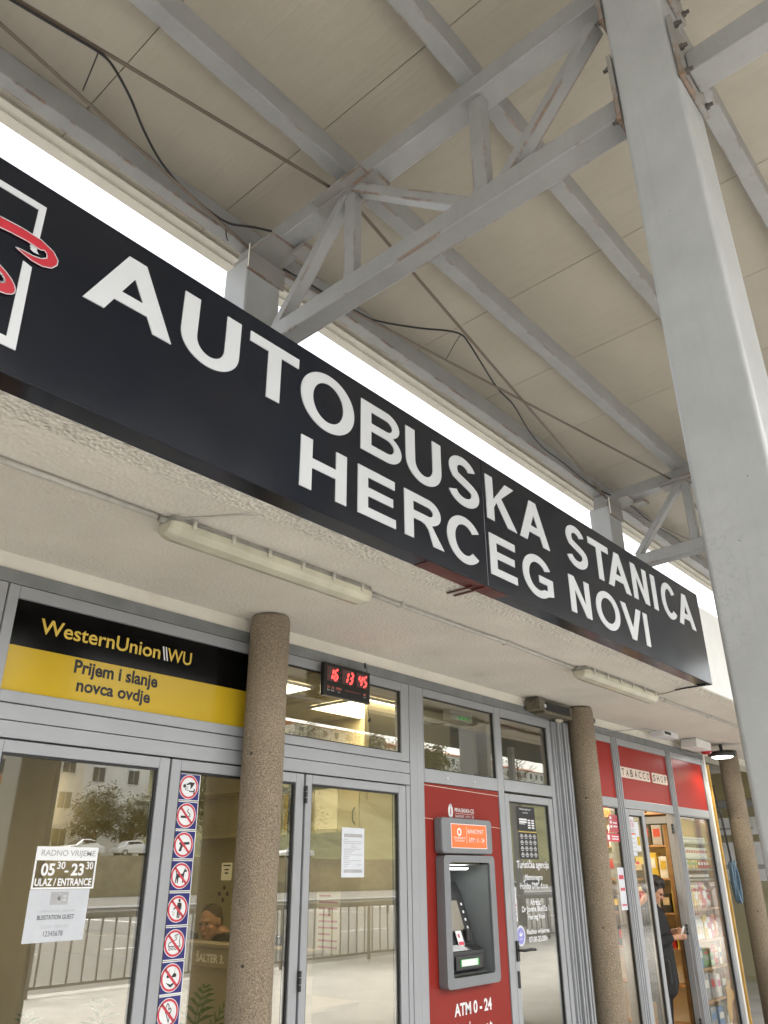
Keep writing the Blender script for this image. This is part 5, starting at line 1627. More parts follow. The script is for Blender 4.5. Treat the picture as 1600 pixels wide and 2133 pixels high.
m = MB(); m.box(4.775, 2.03, 1.60, 4.7795, 2.09, 1.72); m.box(4.775, 2.00, 1.63, 4.7795, 2.0295, 1.69); m.box(4.775, 2.0905, 1.63, 4.7795, 2.12, 1.69); m.build('red_cross', 'ring', t)

# lit ceiling panels
k = 0
for (xa, ya, lab) in ((4.372, .47, 'lit square ceiling panel seen through the transom behind the clock'), (3.28, .53, 'lit ceiling panel at the left edge of the transom light'), (1.75, 3.5, 'lit ceiling panel over the middle of the hall'),
                      (4.2, 6.2, 'lit ceiling panel far back over the ticket office'), (.2, 5.9, 'lit ceiling panel far back at the left of the hall'), (2.4, 7.4, 'lit ceiling panel at the rear of the hall')):
    t = thing('ceiling_light', (xa + .3, ya + .3, 2.75), lab, 'ceiling light', 'lit panels in the hall ceiling')
    m = MB(); m.box(xa, ya, 2.744, xa + .58, ya + .58, 2.7585); m.build('diffuser', 'lit_panel', t)
    m = MB(); frame_rect(m, 0, 0, .0, .0, 0, 0, 0) if False else None
    m = MB()
    m.box(xa - .02, ya - .02, 2.740, xa - .001, ya + .60, 2.759); m.box(xa + .581, ya - .02, 2.740, xa + .60, ya + .60, 2.759)
    m.box(xa - .0005, ya - .02, 2.740, xa + .5805, ya - .001, 2.759); m.box(xa - .0005, ya + .581, 2.740, xa + .5805, ya + .60, 2.759); m.build('frame', 'white', t)
for xa, ya in ((7.2, 1.0), (8.9, 1.2), (7.9, 2.9)):
    t = thing('shop_light', (xa, ya, 2.68), 'lit ceiling tube over the tobacco shop shelves', 'ceiling light', 'lit tubes in the tobacco shop')
    m = MB(); m.box(xa - .5, ya - .05, 2.655, xa + .5, ya + .05, 2.69); m.build('diffuser', 'lit_tube', t)
t = thing('exit_light', (5.75, .6, 2.70), 'small ceiling exit light with a green display in the agency', 'exit light')
m = MB(); m.box(5.20, .30, 2.68, 5.50, .38, 2.755); m.build('case', 'white', t, bevel=.005)
m = MB()
for k in range(3): m.box(5.30 + k * .055, .296, 2.695, 5.335 + k * .055, .2995, 2.715)
m.build('green_display', 'green_lit', t)

# plants in the hall
def frond(m, base, tip, droop, n=14, w=.05, ll=.16):
    base, tip = Vector(base), Vector(tip)
    d = tip - base
    side = d.cross(Vector((0, 0, 1))).normalized()
    pts = []
    for k in range(n + 1):
        t = k / n
        pts.append(base + d * t + Vector((0, 0, 4 * droop * t * (1 - t))))
    m.tube(pts, [.006 * (1 - .8 * k / n) + .001 for k in range(n + 1)], 5)
    for k in range(2, n + 1):
        t = k / n
        L = ll * math.sin(math.pi * min(1, t * .85 + .1)) ** .7
        ax = (pts[k] - pts[k - 1]).normalized()
        for s in (-1, 1):
            e = pts[k] + side * s * L * .72 + ax * L * .62 + Vector((0, 0, -.30 * L))
            mid = pts[k] + (e - pts[k]) * .5 + Vector((0, 0, .06 * L))
            wv = ax * .011
            m.add([pts[k] - wv * .5, mid - wv, e, mid + wv, pts[k] + wv * .5], [(0, 1, 3, 4), (1, 2, 3)])
pl = thing('palm_plant', (2.86, .55, 0), 'green palm fronds behind the sticker strip inside the hall', 'plant')
m = MB(); m.lathe((2.90, .42, 0), [(.13, .013), (.17, .30), (.18, .31), (.16, .31)], 20); m.build('pot', 'pot', pl)
m = MB()
for az, L, h in ((-20, .34, .98), (30, .26, 1.02), (80, .38, .8), (140, .40, .85), (200, .36, .80), (260, .30, .86), (310, .26, .82), (-60, .2, .98), (5, .3, .72)):
    frond(m, (2.90, .42, .30), (2.90 + L * math.cos(R(az)) * .9, .42 + L * math.sin(R(az)) * .5, h - .02), .10)
m.build('frond', 'leaf_in', pl)
for (x_, y_, z_, lab) in ((2.44, .42, .97, 'small leafy green plant at the foot of the left hall door'), (2.26, .75, .90, 'second small leafy plant just left of the other behind the door glass')):
    pl = thing('small_plant', (x_, y_, 0), lab, 'plant', 'small plants in the hall')
    m = MB(); m.lathe((x_, y_, 0), [(.10, .013), (.13, .24), (.14, .25), (.12, .25)], 16); m.build('pot', 'pot', pl)
    m = MB(); random.seed(11)
    m.tube([(x_, y_, .25), (x_ + .01, y_, z_ - .06)], .008, 6)
    for k in range(60):
        h = .45 + (z_ - .42) * k / 60
        a = k * 2.4
        L = .07 + .03 * random.random()
        b = Vector((x_, y_, h)); e = b + Vector((math.cos(a) * L, math.sin(a) * L, .03))
        sd = Vector((-math.sin(a), math.cos(a), 0)) * .016
        m.add([b, (b + e) / 2 + sd + Vector((0, 0, .012)), e, (b + e) / 2 - sd + Vector((0, 0, .012))], [(0, 1, 2, 3)])
    m.build('foliage', 'leaf_in', pl)
for k, x_ in enumerate((.7, 1.15, 1.6)):
    pass
bn = thing('waiting_bench', (1.9, 2.2, 0), 'dark bench with a slatted back standing inside the hall', 'bench')
m = MB(); m.box(1.2, 2.1, .42, 2.7, 2.5, .46); m.build('seat', 'wood', bn, bevel=.01)
m = MB(); m.box(1.2, 2.52, .55, 2.7, 2.55, .92); m.build('backrest', 'wood', bn, bevel=.01)
for x_ in (1.25, 2.65):
    m = MB(); m.box(x_ - .02, 2.12, .012, x_ + .02, 2.16, .42); m.box(x_ - .02, 2.48, .012, x_ + .02, 2.519, .90); m.build('leg', 'atm_dark', bn)

# =================================================================== TOBACCO SHOP CONTENTS
sh = thing('display_shelf', (9.25, .2, 0), 'shop window shelf unit of metal and wooden shelves full of goods', 'shelf unit')
SHZ = [1.86, 1.705, 1.595, 1.495, 1.215, .925, .675, .395, .13]
for i, z in enumerate(SHZ):
    m = MB(); m.box(8.85, .045, z - .018, 9.69, .20, z); m.build('shelf', 'metal' if i < 4 else 'wood', sh, bevel=.002)
m = MB(); m.box(8.85, .201, .1, 9.69, .212, 2.10); m.build('back_panel', 'shop_wall', sh)
for x_ in (8.842, 9.682):
    m = MB(); m.box(x_, .045, .1, x_ + .0075, .20, 2.10); m.build('side_panel', 'wood', sh)
PAL = {}
def pm(nm, col):
    if nm not in PAL: MT['pk_' + nm] = simple('pack_' + nm, col, .4, .15, 25); PAL[nm] = 1
    return 'pk_' + nm
CC = dict(red=(.45, .02, .02), white=(.7, .7, .68), yellow=(.6, .42, .04), cream=(.62, .52, .36), blue=(.07, .20, .42), green=(.10, .28, .06), brown=(.20, .09, .04), pink=(.55, .10, .22), grey=(.3, .3, .31), orange=(.6, .2, .03), black=(.03, .03, .03), lightblue=(.20, .42, .62))
random.seed(21)
def pack(kind, x, z, col, col2, w, h, y=.10, lab='', grp=''):
    o_ = Vector((x, y, z))
    m = MB()
    if kind == 'box':
        m.box(x - w / 2, y - .03, z + .0005, x + w / 2, y + .03, z + h); o = m.build('carton', pm(col, CC[col]), None, bevel=.002); nm = 'carton'
        if col2:
            k = MB(); k.box(x - w * .4, y - .0315, z + h * .45, x + w * .4, y - .0305, z + h * .75); k.build('print', pm(col2, CC[col2]), o)
    elif kind == 'bag':
        vs, fs = [], []
        L = [(0, .9, .35), (.12, 1.0, .9), (.5, .96, 1.0), (.82, 1.0, .55), (.93, .96, .12), (1.0, 1.0, .06)]
        n = 12
        for t, sw, sd in L:
            for k in range(n):
                a = 2 * math.pi * k / n
                vs.append((x + w / 2 * sw * max(-1, min(1, 1.25 * math.cos(a))), y + .035 * sd * math.sin(a), z + .0005 + h * t))
        for i in range(len(L) - 1):
            for k in range(n): fs.append((i * n + k, i * n + (k + 1) % n, (i + 1) * n + (k + 1) % n, (i + 1) * n + k))
        fs += [tuple(range(n)), tuple(range((len(L) - 1) * n, len(L) * n))]
        m.add(vs, fs); o = m.build('snack_bag', pm(col, CC[col]), None)
        k = MB(); k.ell((x, y - .030, z + h * .5), (w * .33, .008, h * .17), 12, 8); k.build('print', pm(col2 or 'white', CC[col2 or 'white']), o)
        k = MB(); k.ell((x, y - .027, z + h * .80), (w * .40, .008, h * .08), 12, 8); k.build('print', pm('red' if col != 'red' else 'yellow', CC['red' if col != 'red' else 'yellow']), o)
    elif kind == 'bottle':
        r = w / 2
        m.lathe((x, y, z), [(r * .9, .0005), (r, .006), (r, h * .58), (r * .85, h * .68), (r * .35, h * .80), (r * .35, h * .93)], 14); o = m.build('bottle', pm(col, CC[col]), None)
        k = MB(); k.lathe((x, y, z), [(r * 1.02, h * .2), (r * 1.02, h * .5)], 14); k.build('print', pm(col2 or 'white', CC[col2 or 'white']), o)
        k = MB(); k.lathe((x, y, z), [(r * .42, h * .931), (r * .42, h)], 12); k.build('cap', pm('red', CC['red']), o)
    tag(o, lab, {'box': 'carton', 'bag': 'snack bag', 'bottle': 'bottle'}[kind], grp)
    return o
rows = [
 (0, [('box', 'white', 'grey', .07, .05)] * 10, 'white carton of tobacco on the topmost metal shelf', 'cartons on the top metal shelf'),
 (1, [('box', 'white', 'red', .06, .10)] * 12, 'white cigarette carton in the second metal row', 'cartons on the second metal shelf'),
 (2, [('box', 'cream', 'green', .07, .085), ('box', 'yellow', 'green', .07, .085)] * 3 + [('box', 'red', 'white', .07, .085)] * 4, None, 'packets on the third metal shelf'),
 (3, [('bottle', 'brown', 'white', .05, .085)] * 11, 'small brown bottle in the row on the fourth metal shelf', 'small bottles on the fourth metal shelf'),
 (4, [('bag', 'cream', 'white', .11, .21), ('bag', 'cream', 'yellow', .11, .21), ('bag', 'yellow', 'white', .11, .22), ('bag', 'cream', 'orange', .11, .21), ('bag', 'red', 'white', .12, .25), ('bag', 'white', 'red', .11, .2), ('bag', 'red', 'cream', .12, .24)], None, 'snack bags on the upper wooden shelf'),
 (5, [('bag', 'red', 'cream', .10, .20), ('bottle', 'white', 'cream', .055, .24), ('bottle', 'white', 'cream', .055, .24), ('bottle', 'white', 'cream', .055, .24), ('bottle', 'white', 'cream', .055, .24), ('box', 'yellow', 'white', .07, .22), ('box', 'white', 'red', .08, .2), ('bag', 'pink', 'white', .1, .2), ('bag', 'orange', 'cream', .1, .22)], None, 'goods on the middle wooden shelf'),
 (6, [('box', 'lightblue', 'white', .11, .22), ('box', 'blue', 'white', .09, .20), ('bag', 'green', 'grey', .16, .16), ('box', 'green', 'black', .1, .12), ('bag', 'red', 'white', .11, .18), ('box', 'white', 'blue', .1, .15)], None, 'goods on the third wooden shelf'),
 (7, [('box', 'pink', 'white', .09, .20), ('box', 'grey', 'white', .15, .23), ('box', 'grey', 'red', .12, .22), ('box', 'white', 'pink', .1, .2), ('box', 'brown', 'white', .12, .2)], None, 'goods on the lowest wooden shelf'),
 (8, [('box', 'lightblue', 'white', .16, .2), ('box', 'grey', 'blue', .15, .2), ('box', 'blue', 'white', .14, .18), ('box', 'white', 'grey', .14, .2)], None, 'boxes at the foot of the shop window'),
]
shelfn = ['topmost metal', 'second metal', 'third metal', 'fourth metal', 'upper wooden', 'middle wooden', 'third wooden', 'lowest wooden', 'bottom']
posn = ['at its left end', 'second from its left end', 'third from its left end', 'fourth from its left end', 'fifth from its left end', 'sixth from its left end', 'seventh from its left end', 'eighth from its left end', 'ninth from its left end', 'tenth from its left end']
for si_, items, lab, grp in rows:
    tot = sum(i[3] for i in items)
    gap = max(.004, (.80 - tot) / len(items))
    xx = 8.875
    for j_, (kd, c1, c2, w, h) in enumerate(items):
        if xx + w > 9.67: break
        kn = {'box': 'packet', 'bag': 'snack bag', 'bottle': 'bottle'}[kd]
        pack(kd, xx + w / 2, SHZ[si_], c1, c2, w, h, .115, lab or '%s %s with %s print on the %s shelf, %s' % (c1.replace('lightblue', 'light blue'), kn, c2, shelfn[si_], posn[j_]), grp)
        xx += w + gap
# goods in the left window and on the inner walls
hg = thing('hanging_rack', (7.1, .5, 0), 'red pole rack of hanging toys inside the left shop window', 'rack')
m = MB(); m.tube([(7.08, .30, .013), (7.08, .30, 1.95)], .018, 10); m.build('pole', 'ring', hg)
m = MB(); m.lathe((7.08, .30, 0), [(.18, .013), (.18, .03), (.03, .05)], 18); m.build('foot', 'atm_dark', hg)
random.seed(9)
for k in range(14):
    zz = .55 + k * .095
    a = k * 2.1
    cx2, cy2 = 7.08 + .13 * math.cos(a), .30 + .10 * math.sin(a)
    nm = random.choice(['red', 'yellow', 'cream', 'green', 'brown', 'orange', 'white'])
    m = MB(); m.ell((cx2, cy2, zz), (.045, .035, .05), 12, 8); m.ell((cx2, cy2, zz + .055), (.03, .028, .03), 10, 8)
    for s in (-1, 1): m.capsule((cx2 + s * .03, cy2, zz + .015), (cx2 + s * .065, cy2, zz - .02), .012, .010, 7); m.capsule((cx2 + s * .02, cy2, zz - .04), (cx2 + s * .03, cy2, zz - .085), .014, .012, 7)
    o = m.build('soft_toy', pm(nm, CC[nm]), None, smooth=True)
    tag(o, '%s soft toy hanging on the red rack, at tier %s from the floor' % (nm, ['one', 'two', 'three', 'four', 'five', 'six', 'seven', 'eight', 'nine', 'ten', 'eleven', 'twelve', 'thirteen', 'fourteen'][k]), 'soft toy', 'soft toys on the red rack')
wr = thing('wall_shelving', (8.2, 3.9, 0), 'ochre wall shelving of goods at the back of the tobacco shop', 'shelf unit')
for z in (.3, .7, 1.1, 1.5, 1.9, 2.25):
    m = MB(); m.box(6.6, 3.75, z - .02, 9.75, 4.095, z); m.build('shelf', 'wood', wr)
m = MB(); m.box(9.55, .26, .05, 9.79, 3.7, .08); m.build('shelf', 'wood', wr)
for z in (.45, .8, 1.15, 1.5, 1.85, 2.2):
    m = MB(); m.box(9.55, .26, z - .02, 9.79, 3.7, z); m.build('shelf', 'wood', wr)
random.seed(31)
idx = 0
def goods_row(axis, c0, c1, fixed, z, grp, lab):
    c = c0
    while c < c1 - .14:
        w = random.uniform(.09, .16); h = random.uniform(.16, .27)
        nm = random.choice(['red', 'yellow', 'brown', 'orange', 'cream', 'grey', 'brown', 'yellow', 'white', 'black'])
        m = MB()
        if axis == 'x': m.box(c, fixed, z + .0005, c + w, fixed + .14, z + h)
        else: m.box(fixed, c, z + .0005, fixed + .14, c + w, z + h)
        o = m.build('carton', pm(nm, CC[nm]), None, bevel=.004)
        k = MB(); nm2 = random.choice(['white', 'red', 'yellow', 'cream'])
        if axis == 'x': k.box(c + w * .15, fixed - .0015, z + h * .4, c + w * .85, fixed - .0005, z + h * .8)
        else: k.box(fixed - .0015, c + w * .15, z + h * .4, fixed - .0005, c + w * .85, z + h * .8)
        k.build('print', pm(nm2, CC[nm2]), o)
        tag(o, lab, 'carton', grp)
        c += w + .02
for z in (.8, 1.15, 1.5, 1.85, 2.2):
    goods_row('y', .28, 1.9, 9.56, z, 'cartons on the inner shop wall', 'small carton in the rows on the inner wall of the tobacco shop')
goods_row('x', 7.2, 9.5, 3.77, 1.5, 'cartons on the back shop wall', 'carton in the row on the back wall of the tobacco shop')
goods_row('x', 7.2, 9.5, 3.77, 1.9, 'cartons on the back shop wall', 'carton in the row on the back wall of the tobacco shop')
# stickers and papers on the shop glass
def paper_on(a0, b0, a1, b1, lab, mat, d=-.0105, inner=None, nm='window_sticker'):
    t = thing(nm, ((a0 + a1) / 2, -d, b0), lab, 'sticker', 'stickers on the tobacco shop glass')
    m = MB(); rect(m, a0, b0, a1, b1, d); m.build('sheet', mat, t)
    if inner:
        m = MB()
        for (u0, v0, u1, v1) in inner[1]: rect(m, a0 + (a1 - a0) * u0, b0 + (b1 - b0) * v0, a0 + (a1 - a0) * u1, b0 + (b1 - b0) * v1, d + .0008)
        m.build('print', inner[0], t)
    return t
MT['pale_red'] = simple('pale_red_vinyl', (.42, .06, .08), .4, .06)
paper_on(7.20, 1.895, 7.378, 2.045, 'dark pink sticker with white squares in the left shop window', 'pale_red', inner=('white', [(.08, .75, .28, .9), (.08, .5, .28, .65), (.08, .25, .28, .4), (.4, .5, .85, .58), (.4, .3, .85, .38)]), d=-.0175)
paper_on(7.11, 1.815, 7.378, 1.885, 'wide red sticker with white print below the pink one', 'ring', inner=('white', [(.08, .2, .25, .8), (.4, .55, .9, .7), (.4, .25, .9, .4)]), d=-.0175)
paper_on(7.25, 1.255, 7.376, 1.60, 'tall white sticker with pink prices on the left shop window', 'paper', inner=('ring', [(.12, .72, .85, .82), (.2, .45, .5, .52), (.55, .45, .85, .52), (.15, .1, .85, .14)]), d=-.0175)
t = paper_on(7.605, 1.90, 7.70, 2.045, 'no smoking notice on the narrow shop door', 'paper', inner=('grey_ink', [(.2, .08, .8, .14), (.2, .2, .8, .26)]))
m = MB(); annulus(m, 7.652, 1.985, .034, .027, -.0090); stroke(m, [(7.63, 2.008), (7.675, 1.962)], .006, -.0090); m.build('ring', 'ring', t)
paper_on(7.705, 1.74, 7.79, 2.0, 'white and yellow price list on the narrow shop door', 'paper', inner=('wu_yellow', [(.3, .2, .95, .5)]))
paper_on(7.61, 1.70, 7.70, 1.885, 'white printed list below the no smoking notice', 'paper', inner=('grey_ink', [(.1, .8, .9, .83), (.1, .6, .9, .63), (.1, .4, .9, .43), (.1, .2, .9, .23)]))
paper_on(7.64, 1.63, 7.80, 1.695, 'lime and red sticker low on the narrow shop door', 'green_sticker' if 'green_sticker' in MT else 'wu_text', inner=('ring', [(.0, .0, .45, .35)]))

# woman in the shop doorway looking down at her phone
wm = thing('person', (8.42, .25, 0), 'standing person with dark curly hair and black coat holding a phone in the shop doorway', 'person')
px, py = 8.50, .30
H2 = (px + .02, py - .02, 1.455)
YW = R(-75)
fx, fy = math.cos(YW), math.sin(YW)          # facing direction
lx, ly = -fy, fx                              # her left
def W(f_, l_, z): return Vector((px + fx * f_ + lx * l_, py + fy * f_ + ly * l_, z * .955))
m = MB()
T2 = head(m, W(.045, 0, 1.450), .93, YW, R(30))
m.capsule(W(-.01, 0, 1.26), W(.02, 0, 1.38), .055, .05)
m.capsule(W(0, 0, .86), W(-.01, 0, 1.18), .13, .13); m.capsule(W(-.01, -.13, 1.22), W(-.01, .13, 1.22), .06, .06)
for s in (-1, 1):
    m.capsule(W(0, s * .08, .85), W(.01, s * .085, .48), .085, .055); m.capsule(W(.01, s * .085, .48), W(-.01, s * .09, .08), .055, .038); m.capsule(W(-.03, s * .09, .048), W(.13, s * .10, .04), .038, .030)
    m.capsule(W(-.01, s * .17, 1.21), W(.01, s * .20, .97), .045, .038)
hands = []
for s, hz, hf in ((-1, 1.02, .25), (1, 1.07, .23)):
    el, wr_ = W(.01, s * .20, .97), W(hf - .08, s * .075, hz)
    m.capsule(el, wr_, .036, .026)
    m.capsule(wr_, W(hf - .015, s * .05, hz + .01), .026, .026)
    for f_ in range(4):
        a_ = W(hf - .005, s * (.062 - f_ * .012), hz + .025 - f_ * .013); b_ = W(hf + .04 - .006 * abs(f_ - 1), s * (.045 - f_ * .010), hz + .030 - f_ * .013); c_ = W(hf + .045, s * (.012 - f_ * .002), hz + .027 - f_ * .013)
        m.capsule(a_, b_, .0085, .008, 7); m.capsule(b_, c_, .008, .007, 7)
    m.capsule(W(hf - .03, s * .03, hz + .02), W(hf + .015, s * .008, hz + .045), .010, .008, 7)
remesh_body('body', m, 'skin', wm, .007, 3)
m = MB()
m.capsule(W(-.02, 0, .62), W(-.01, 0, 1.0), .19, .165); m.capsule(W(-.01, 0, 1.0), W(-.015, 0, 1.18), .165, .155); m.capsule(W(-.015, -.135, 1.215), W(-.015, .135, 1.215), .082, .082); m.capsule(W(-.02, 0, 1.25), W(-.005, 0, 1.31), .09, .075)
for s, hz, hf in ((-1, 1.02, .25), (1, 1.07, .23)):
    m.capsule(W(-.01, s * .175, 1.205), W(.005, s * .205, .96), .068, .058); m.capsule(W(.005, s * .205, .96), W(hf - .10, s * .09, hz - .005), .056, .044)
remesh_body('coat', m, 'coat', wm, .011, 3)
m = MB()
for s in (-1, 1):
    m.capsule(W(0, s * .08, .82), W(.01, s * .085, .48), .098, .070); m.capsule(W(.01, s * .085, .48), W(-.01, s * .09, .12), .068, .055)
remesh_body('trousers', m, 'ink', wm, .011, 3)
for s in (-1, 1):
    m = MB(); m.capsule(W(-.03, s * .09, .055), W(.14, s * .10, .045), .047, .040); m.capsule(W(-.02, s * .09, .06), W(-.015, s * .09, .14), .05, .052); remesh_body('shoe', m, 'hinge', wm, .009, 2)
m = MB(); random.seed(4)
rt2 = Euler((0, R(30), YW)).to_matrix()
for k in range(150):
    u, v = random.uniform(-1, 1), random.uniform(0, 2 * math.pi)
    q_ = Vector((math.sqrt(1 - u * u) * math.cos(v), math.sqrt(1 - u * u) * math.sin(v), u))
    if q_.x > .30 and q_.z < .62: continue
    if q_.z < -.75: continue
    m.ell(W(.045, 0, 1.450) + rt2 @ Vector((q_.x * .098 - .018, q_.y * .088, q_.z * .100 + .036)), (.026, .026, .024), 8, 6)
m.ell(W(.045, 0, 1.450) + rt2 @ Vector((-.02, 0, .045)), (.088, .076, .083), 14, 10, (0, R(30), YW))
remesh_body('hair', m, 'hair', wm, .008, 1)
m = MB()
for s in (-1, 1): m.ell(T2(.083, s * .030, .008), (.011, .012, .007))
m.build('eye', 'ink', wm)
fo = thing('phone', tuple(W(.26, 0, 1.07)), 'white phone held in both hands by the person in the shop doorway', 'phone')
m = MB(); m.beam(W(.25, -.005, 1.035), W(.285, .0, 1.125), .072, .009, (fx, fy, 0)); m.build('case', 'white', fo, bevel=.003)
bgm = thing('shoulder_bag', tuple(W(-.05, .22, .75)), 'black shoulder bag hanging at the side of the person in the doorway', 'bag')
m = MB(); m.beam(W(.02, -.235, .84), W(.02, -.235, .62), .24, .08, (lx, ly, 0)); m.build('body', 'coat', bgm, bevel=.02)
m = MB(); m.tube(smooth_pts([W(.0, -.235, .84), W(-.03, -.24, 1.05), W(-.02, -.15, 1.31), W(-.08, -.2, 1.05), W(-.06, -.235, .84)]), .009, 6); m.build('strap', 'coat', bgm)

# hanging wrapped toy in front of the shelves, right window
gd = thing('hanging_bag', (9.56, .07, .45), 'gold star-shaped bag on a long cord in the right shop window', 'bag')
m = MB(); m.tube([(9.50, .035, .90), (9.50, .036, .62), (9.53, .038, .55)], .006, 6); m.build('cord', 'yellow_wood', gd)
m = MB(); m.prism([(9.50, .58), (9.535, .50), (9.60, .54), (9.57, .46), (9.66, .42), (9.64, .36), (9.56, .33), (9.52, .20), (9.44, .16), (9.42, .30), (9.46, .40), (9.44, .48), (9.50, .48)], lambda a, b, d: Vector((a, d, b)), .032, .043); m.build('bag_body', 'yellow_wood', gd, bevel=.008)

# outside edge of the shop: timber, rope, post
for x_, y0, mt, lab in ((9.875, -.02, 'yellow_wood', 'tall yellow timber board standing at the end of the tobacco shop front'), (9.925, .03, 'white', 'tall white board edge behind the yellow timber board')):
    m = MB(); m.box(x_, y0, .005, x_ + .022, y0 + .06, 2.72 if mt == 'yellow_wood' else 2.75)
    tag(m.build('timber_board', mt, None, bevel=.003), lab, 'board')
rp2 = thing('rope_coil', (10.0, -.05, 1.3), 'coil of blue rope hung beside the yellow timber board', 'rope')
m = MB(); random.seed(13)
for k in range(9):
    r0 = .05 + .012 * random.random()
    cxx, yy = 10.0 + random.uniform(-.02, .03), -.06 + random.uniform(-.03, .03)
    L = .17 + .05 * random.random()
    m.tube([(cxx + r0 * math.sin(t), yy + .012 * math.cos(t * 1.5 + k), 1.46 + L * math.cos(t)) for t in [i * 2 * math.pi / 22 for i in range(23)]], .010, 6)
m.build('coil', 'rope_blue', rp2, smooth=True)
m = MB(); m.tube([(10.0, -.05, 1.64), (9.98, -.03, 2.1), (9.95, -.01, 2.5)], .006, 6); m.tube([(10.03, -.05, 1.64), (10.02, -.03, 2.1), (9.96, .0, 2.5)], .006, 6); m.build('hanger', 'cable', rp2)
def sfac(a, b, d): return Vector((12.60 - d, a, b))
for (a0, b0, a1, b1, lab) in ((1.25, 2.05, .25, 2.28, 'long white sign board high on the far shop front'), (.95, 1.45, .62, 1.95, 'white poster panel on the far shop front, left one'), (.55, 1.45, .15, 1.95, 'white poster panel on the far shop front, right one'), (.10, 1.75, -.08, 1.98, 'yellow square notice on the far shop front')):
    t = thing('sign_board', (12.59, a0, b0), lab, 'sign')
    m = MB(); rect(m, a0, b0, a1, b1, .03, fn=sfac, t=.02); m.build('board', 'wu_text' if 'yellow' in lab else 'white', t)
    m = MB(); rect(m, a0 + (a1 - a0) * .1, b0 + (b1 - b0) * .3, a0 + (a1 - a0) * .8, b0 + (b1 - b0) * .42, .0315, fn=sfac); m.build('print', 'grey_ink', t)
gp = thing('guard_post', (10.12, -.40, 0), 'grey metal guard post in front of the last pebble-dash column', 'post')
m = MB(); m.box(10.03, -.46, 0.0, 10.14, -.36, .78); m.build('post', 'alu_rail', gp, bevel=.008)
m = MB(); m.box(10.01, -.49, .20, 10.16, -.461, .42); m.build('bracket', 'hinge', gp, bevel=.006)

# =================================================================== ACROSS THE ROAD (seen mirrored in the glass)
def apartment(x0, x1, y0, y1, zb, zt, wall, floors, cols, label, band=False, roof=False, win_w=1.5):
    t = thing('apartment_building', ((x0 + x1) / 2, y1, zb), label, 'building')
    m = MB(); m.box(x0, y0, zb - 1.5, x1, y1, zt); m.build('wall', wall, t)
    fh = (zt - zb) / floors
    for f_ in range(floors):
        for c in range(cols):
            cx = x0 + (x1 - x0) * (c + .5) / cols
            z0 = zb + f_ * fh + fh * .32
            fr = MB(); fr.box(cx - win_w / 2 - .08, y1 + .002, z0 - .08, cx + win_w / 2 + .08, y1 + .07, z0 + fh * .45 + .08)
            w = fr.build('window', 'white', t)
            pn_ = MB()
            for s in (0, 1): pn_.box(cx - win_w / 2 + s * win_w / 2 + .03, y1 + .0705, z0, cx - win_w / 2 + (s + 1) * win_w / 2 - .03, y1 + .08, z0 + fh * .45)
            pn_.build('pane', 'apt_glass', w)
        if band:
            m = MB(); m.box(x0 - .1, y1 + .081, zb + f_ * fh - .05, x1 + .1, y1 + 1.1, zb + f_ * fh + .85); m.build('balcony', 'apt_orange', t)
    if roof:
        m = MB(); m.prism([(y0 - .5, zt), (y1 + .5, zt), ((y0 + y1) / 2, zt + 2.2)], lambda a, b, d: Vector((d, a, b)), x0 - .5, x1 + .5); m.build('roof', 'roof_tile', t)
    return t
apartment(10, 39.4, -95, -80, 3.3, 19.8, 'apt_white', 5, 9, 'white apartment block with orange balcony bands mirrored in the left door', band=True, win_w=2.2)
apartment(39.5, 47.0, -95, -81, 3.3, 18, 'apt_beige', 4, 2, 'narrow beige apartment tower mirrored in the left door')
apartment(47.1, 56, -95, -82, 3.3, 17, 'apt_white', 4, 2, 'plain white apartment block mirrored beside the beige tower')
apartment(92, 126, -160, -145, 22, 38, 'apt_white', 4, 9, 'white hillside block with many windows mirrored in the transom light')
apartment(140, 175, -165, -148, 23, 37, 'apt_beige', 4, 8, 'beige hillside block mirrored at the right of the transom light', roof=True)
apartment(190, 228, -170, -155, 29, 37, 'apt_white', 2, 9, 'long white house with red roof mirrored above the cash machine', roof=True)
apartment(240, 275, -170, -155, 28, 36, 'apt_white', 2, 9, 'second red roofed house on the hill mirrored above the agency door', roof=True)
m = MB(); m.box(-80, -66.6, -.3, 240, -66.0, 3.25)
tag(m.build('retaining_wall', 'ret_wall', None), 'ochre stone retaining wall across the road, mirrored in the door glass', 'wall')

